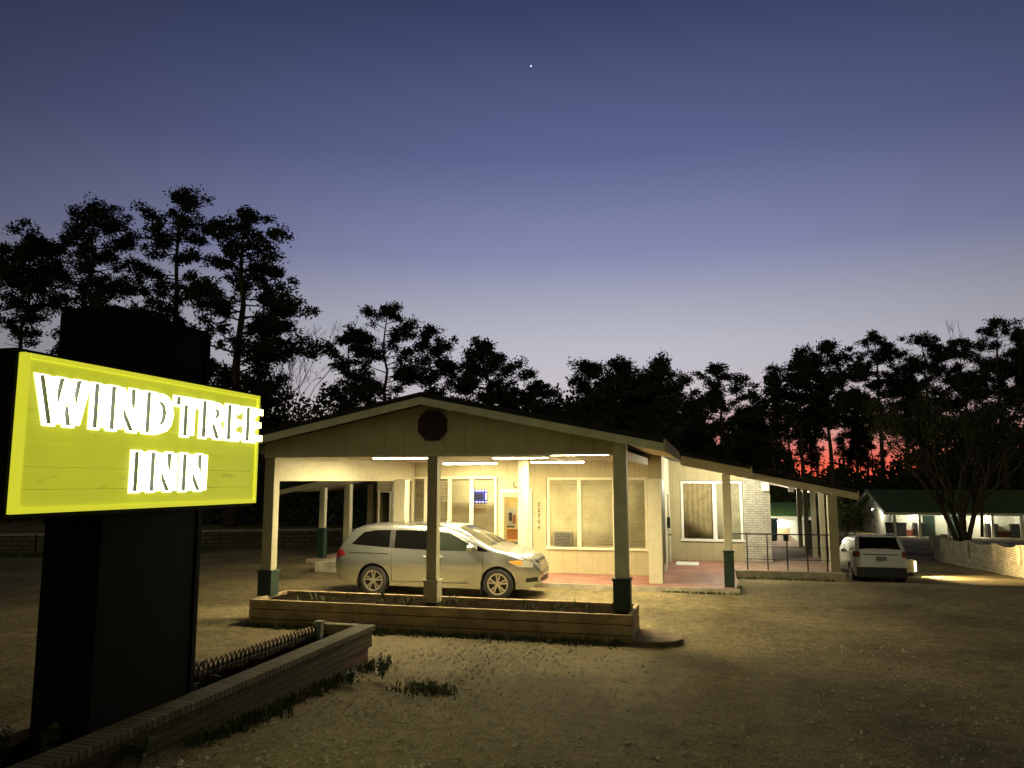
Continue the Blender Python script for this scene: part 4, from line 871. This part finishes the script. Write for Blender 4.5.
# ------------------------------------------------------------------ trees
def tuft(mb, c, r, n, rnd, ln=.36, wd=.075):
    for _ in range(n):
        d = Vector((rnd.gauss(0,1), rnd.gauss(0,1), rnd.gauss(.12,.75))).normalized(); p = c + Vector((rnd.gauss(0,.45), rnd.gauss(0,.45), rnd.gauss(0,.32)))*r
        l = d*ln*rnd.uniform(.6, 1.3); s_ = d.cross(Vector((rnd.gauss(0,1), rnd.gauss(0,1), rnd.gauss(0,1)))).normalized()*wd
        mb.add([p-s_, p+l*.5-s_*1.1, p+l, p+l*.5+s_*1.1, p+s_], [(0,1,2,3,4)])
def pine(seed, H, cb, cw, dens=1.0, lean=0.0, r0=.24, wide_at=.55, tn=72, label='', loc=(0,0,0), group='pines on the skyline', name='pine_tree'):
    rnd = random.Random(seed); t = thing(name, label, 'tree', loc, 0, group)
    tr, cr = MB(), MB(); n = 10
    wob = [(rnd.gauss(0,.12), rnd.gauss(0,.12)) for _ in range(n+1)]
    tp = [Vector((lean*(i/n)**1.5*H*.2 + wob[i][0]*i/n*1.5, wob[i][1]*i/n*1.5, H*i/n*.97)) for i in range(n+1)]
    tr.tube(tp, [max(.03, r0*H/15*(1-.88*i/n)) for i in range(n+1)], 8)
    def trunk(z): f = max(0, min(.999, z/(H*.97)))*n; i = int(f); return tp[i].lerp(tp[i+1], f-i)
    k_ = max(1, cw/9); nb = int(33*min(dens, 1.8))
    for k in range(nb):
        f = (k+rnd.random())/nb; z = cb + (H-cb)*f*.99
        prof = (.35+.65*math.sin(min(1, f/wide_at)*math.pi/2)) if f < wide_at else max(.16, math.cos((f-wide_at)/(1-wide_at)*math.pi/2*.93))
        L_ = cw/2*prof*rnd.uniform(.55, 1.15); a = rnd.uniform(0, 6.283); p0 = trunk(z-L_*.18); up = rnd.uniform(.05,.45)
        p1 = p0 + Vector((math.cos(a)*L_*.5, math.sin(a)*L_*.5, L_*up*.35)); p2 = p0 + Vector((math.cos(a+.15)*L_, math.sin(a+.15)*L_, L_*up))
        tr.tube([p0, p1, p2], [max(.025, r0*.3*(1-f*.6)), .035, .015], 5, cap=False)
        for q in range(max(2, int(L_*2.7/k_))):
            g_ = rnd.uniform(.45, 1.05) if q else 1.0; c = (p0.lerp(p1, g_*2) if g_ < .5 else p1.lerp(p2, g_*2-1)) + Vector((rnd.gauss(0,.32), rnd.gauss(0,.32), rnd.gauss(.15,.20)))*k_
            tuft(cr, c, rnd.uniform(.34,.66)*k_, int(tn*rnd.uniform(.8,1.4)), rnd, .25*k_, .042*k_)
    for _ in range(3): tuft(cr, trunk(H*.97)+Vector((rnd.gauss(0,.25), rnd.gauss(0,.25), rnd.gauss(0,.25))), .4, tn, rnd)
    for _ in range(5):                       # dead stubs on the bare bole
        z = rnd.uniform(cb*.5, cb); a = rnd.uniform(0, 6.283); p0 = trunk(z); l_ = rnd.uniform(.5, 1.6); tr.tube([p0, p0+Vector((math.cos(a)*l_, math.sin(a)*l_, l_*.15))], [.03,.01], 4, cap=False)
    a = tr.build('trunk', M['bark'], t, smooth=True); b = cr.build('crown', M['leaf'], t)
    for o in (a, b): o.matrix_parent_inverse = Matrix.Identity(4)
    return t
def tree_at(px, top, wpx, cbot, Y, seed, label, dens=1.0, **k):
    p = at(px, 481, Y); gz = float(hg(p.x, Y)); dist = (p-CAM).dot(FWD); H = at(px, top, Y).z-gz; cb = at(px, cbot, Y).z-gz; cw = wpx*dist/FPX
    return pine(seed, H, cb, cw, dens, loc=(p.x, Y, gz), label=label, **k)
TREES = [
 (10, 240, 66, 345, 43, 1, 'slim pine at the left edge of the photo', .9, {}),
 (76, 201, 128, 372, 44, 2, 'broad dense pine left of the black sign tower', 1.7, dict(r0=.3)),
 (163, 189, 92, 325, 47, 3, 'tall thin leaning pine behind the sign tower top', .95, dict(lean=.12)),
 (232, 206, 150, 420, 43, 4, 'large pine with a long side limb just right of the sign tower', 1.7, dict(r0=.32, wide_at=.42)),
 (262, 322, 50, 440, 50, 5, 'small ragged pine above the right end of the yellow sign', .9, {}),
 (345, 332, 52, 436, 55, 6, 'short pine left of the carport gable tip', 1.0, {}),
 (384, 304, 84, 420, 58, 7, 'flat topped pine standing over the left slope of the carport roof', 1.1, {}),
 (428, 328, 58, 430, 60, 8, 'narrow pine directly over the carport ridge', 1.0, {}),
 (488, 343, 76, 436, 60, 9, 'round dense tree right of the carport ridge', 2.0, {}),
 (540, 386, 52, 440, 62, 10, 'small low pine over the right slope of the carport roof', 1.1, {}),
 (592, 364, 70, 450, 60, 11, 'dark full tree left of the pair above the right carport eave', 1.9, {}),
 (625, 362, 62, 450, 63, 12, 'dark full tree in the middle of the mass above the right carport eave', 1.9, {}),
 (662, 361, 66, 452, 61, 13, 'dark full tree at the right of the mass above the right carport eave', 1.9, {}),
 (723, 365, 74, 468, 66, 14, 'open pine standing alone before the gap in the tree line', 1.3, {}),
 (774, 374, 46, 470, 67, 15, 'thin pine left of the red afterglow', 1.2, {}),
 (803, 352, 62, 430, 68, 16, 'tall pine with a bare bole left in the red afterglow', 1.3, {}),
 (832, 344, 66, 428, 68, 17, 'tall pine with a flat crown over the red afterglow', 1.4, {}),
 (858, 388, 44, 440, 120, 18, 'short thin pine between the tall ones in the afterglow', 1.0, {}),
 (884, 331, 74, 430, 114, 19, 'tall dense pine right of the red afterglow', 1.9, {}),
 (932, 334, 84, 446, 112, 20, 'tall dense pine behind the bare yard tree', 2.0, {}),
 (975, 372, 60, 450, 114, 24, 'shorter pine right of the bare yard tree', 1.5, {}),
 (1006, 318, 92, 420, 106, 21, 'tall broad pine at the right edge of the photo', 1.4, {}),
 (1050, 330, 90, 420, 108, 22, 'pine just outside the right edge', 1.3, {}),
 (-50, 220, 100, 350, 46, 23, 'pine just outside the left edge', 1.3, {}),
 (790, 392, 34, 438, 70, 41, 'slender pine first of the thin ones against the red glow', .6, {}),
 (818, 400, 30, 440, 71, 42, 'slender pine second of the thin ones against the red glow', .6, {}),
 (846, 404, 32, 446, 122, 43, 'slender pine third of the thin ones against the red glow', .6, {}),
 (868, 396, 40, 440, 120, 44, 'slender pine right of the red glow', .8, {}),
 (908, 380, 56, 440, 116, 45, 'dark pine filling between the two tall dense pines at right', 1.2, {}),
 (742, 418, 40, 468, 76, 51, 'low ragged pine under the thin pine left of the red glow', .9, {}),
 (764, 424, 36, 468, 77, 52, 'low dark pine at the left edge of the red glow', .9, {}),
 (812, 432, 26, 466, 78, 53, 'smallest pine standing inside the red glow', .7, {}),
 (853, 436, 34, 468, 126, 54, 'small pine closing the red glow on its right side', .9, {}),
 (874, 426, 36, 470, 127, 55, 'low dark pine just right of the red glow', 1.0, {}),
 (700, 402, 46, 470, 74, 25, 'low pine behind the right end of the carport roof', 1.3, {}),
 (752, 408, 44, 470, 74, 26, 'low pine left of the afterglow, behind the others', 1.3, {}),
]
for px, top, wpx, cbot, Y, sd, lab, dens, k in TREES: tree_at(px, top, wpx, cbot, Y, sd, lab, dens, **k)
def bare(seed, H, loc, label, ntr=1, spread=.4, leaves=0, r0=.12, depth=5, leafm='leafg', name='bare_tree'):
    rnd = random.Random(seed); t = thing(name, label, 'tree', loc); tr, cr = MB(), MB()
    def grow(p, d, l, r, lev):
        q = p + d*l*.5 + Vector((rnd.gauss(0,.05), rnd.gauss(0,.05), 0))*l; e = q + (d+Vector((rnd.gauss(0,.12), rnd.gauss(0,.12), .06))).normalized()*l*.5
        tr.tube([p, q, e], [r, r*.85, r*.7], 6 if lev < 2 else 4, cap=False)
        if leaves and lev >= 2:
            for _ in range(leaves):
                c = p.lerp(e, rnd.random()) + Vector((rnd.gauss(0,.25), rnd.gauss(0,.25), rnd.gauss(0,.22))); dd = Vector((rnd.gauss(0,1), rnd.gauss(0,1), rnd.gauss(0,.7))).normalized()*rnd.uniform(.08,.18); s_ = dd.cross(Vector((0,.3,1))).normalized()*.05
                cr.add([c, c+dd*.5+s_, c+dd, c+dd*.5-s_], [(0,1,2,3)])
        if lev >= depth: return
        for _ in range(2 if rnd.random() < .55 else 3):
            nd = (d + Vector((rnd.gauss(0,spread), rnd.gauss(0,spread), rnd.gauss(.08,.2)))).normalized(); grow(e, nd, l*rnd.uniform(.62,.88), max(.012, r*.62), lev+1)
    for k in range(ntr):
        a = 6.283*k/max(1,ntr)+.4; off = .16 if ntr > 1 else 0; d = Vector((math.cos(a)*.16*(ntr > 1), math.sin(a)*.16*(ntr > 1), 1)).normalized()
        grow(Vector((math.cos(a)*off, math.sin(a)*off, -.1)), d, H*.27*rnd.uniform(.85,1.15), r0, 0)
    a = tr.build('trunk', M['bark'], t, smooth=True); a.matrix_parent_inverse = Matrix.Identity(4)
    if leaves: b = cr.build('crown', M[leafm], t); b.matrix_parent_inverse = Matrix.Identity(4)
    return t
p = at(305, 481, 48); bare(31, 13.0, (p.x, 48, 0), 'bare leafless tree between the sign and the carport gable', 2, .3, 0, .10, 6)
p = at(964, 540, 52); bare(32, 11.5, (p.x, 52, float(hg(p.x, 52))), 'multi trunked sparse yard tree behind the stone retaining wall', 6, .30, 20, .17, 5, name='yard_tree')
p = at(1000, 481, 62); bare(35, 17, (at(978, 481, 76).x, 76, -2), 'bare grey treetop between the tall pines at right', 1, .2, 0, .14, 6)
p = at(838, 520, 46); bare(33, 4.2, (p.x, 46, float(hg(p.x, 46))), 'small leafy tree beyond the end of the porch roof', 2, .5, 26, .07, 4, name='leafy_tree')
p = at(787, 520, 54.5); bare(34, 6.6, (p.x, 54.5, float(hg(p.x, 54.5))), 'small leafy tree behind the courtyard wing roof', 2, .5, 26, .07, 4, name='leafy_tree')
# dark understorey that reads as one mass
rnd = random.Random(77); ub = MB()
topl = [(-60,360),(60,370),(180,380),(225,390),(260,400),(330,398),(380,410),(470,418),(520,415),(560,405),(590,392),(680,392),(700,425),(722,452),(780,466),(800,476),(900,476),(925,440),(960,425),(1100,425)]
def topy(px): return interp(px, topl)
hill = MB(); hx = list(range(-400, 1500, 20)); hill.grid([[ (lambda q: (q.x, Yh, -6 if e == 0 else at(px, topy(px)+(22 if px < 690 or px > 905 else 6), Yh).z))(at(px, 481, Yh)) for px in hx] for Yh, e in ((124, 0), (132, 1), (150, 1), (170, 0))])
tag(hill.build('wooded_hill', M['leaf'], smooth=True), kind='structure')
for _ in range(52000):
    px = rnd.uniform(-70, 1110); Y = rnd.uniform(108, 122); q = at(px, 481, Y); gz = float(hg(q.x, Y)); tz = at(px, topy(px) + rnd.gauss(0, 7) + 6*math.sin(px*.11) + 5*math.sin(px*.37), Y).z
    z = gz + (tz-gz)*rnd.random()**.6; d = Vector((rnd.gauss(0,1), rnd.gauss(0,.5), rnd.gauss(0,1))).normalized()*rnd.uniform(.3,.85); s_ = d.cross(Vector((rnd.gauss(0,.4), 1, rnd.gauss(0,.4)))).normalized()*rnd.uniform(.12,.3); c = Vector((q.x, Y, z))
    ub.add([c, c+d*.5+s_, c+d, c+d*.5-s_], [(0,1,2,3)])
for _ in range(15000):
    px = rnd.uniform(-80, 420); Y = rnd.uniform(44, 52); q = at(px, 481, Y); gz = float(hg(q.x, Y)); tz = at(px, 462 + rnd.gauss(0, 8) + 9*math.sin(px*.05), Y).z
    z = gz + (tz-gz)*rnd.random()**.9; d = Vector((rnd.gauss(0,1), rnd.gauss(0,.5), rnd.gauss(0,1))).normalized()*rnd.uniform(.2,.5); s_ = d.cross(Vector((rnd.gauss(0,.4), 1, rnd.gauss(0,.4)))).normalized()*rnd.uniform(.08,.2); c = Vector((q.x, Y, z))
    ub.add([c, c+d*.5+s_, c+d, c+d*.5-s_], [(0,1,2,3)])
tag(ub.build('far_wood', M['leaf']), 'dark undergrowth and far wood under the pines behind the motel', 'wood', kind='stuff')

# gravel lying on the worn asphalt
gv = MB(); rnd = random.Random(5)
for _ in range(5200):
    y = 5.2 + 9*rnd.random()**1.6; x = rnd.uniform(-4.6, 3.2) if rnd.random() < .45 else rnd.gauss(-3.3, .8)
    if x < -4.75: continue
    s_ = rnd.uniform(.006,.016) if rnd.random() < .85 else rnd.uniform(.016,.030); c = Vector((x, y, float(hg(x, y)) + s_*.4)); a = rnd.uniform(0, 6.3)
    P = [c+Vector((math.cos(a+k*1.571)*s_*rnd.uniform(.7,1.3), math.sin(a+k*1.571)*s_*rnd.uniform(.7,1.3), 0)) for k in range(4)] + [c+Vector((0,0,s_*.9)), c-Vector((0,0,s_*.6))]
    gv.add(P, [(0,1,4),(1,2,4),(2,3,4),(3,0,4),(1,0,5),(2,1,5),(3,2,5),(0,3,5)])
tag(gv.build('gravel', mat('pale_gravel', (.58,.56,.46), .9, var=.4, vscale=30)), 'small pale stones scattered on the asphalt', 'gravel', kind='stuff')
# evening star
q = CAM + (at(531, 66, 100)-CAM).normalized()*1500; m = MB(); m.lathe([(.001,-1.4),(1.0,-1.0),(1.4,0),(1.0,1.0),(.001,1.4)], 10, q, 2)
tag(m.build('evening_star', emis('star_light', (.9,.95,1), 1.6)), 'bright evening star high in the dusk sky', 'star')
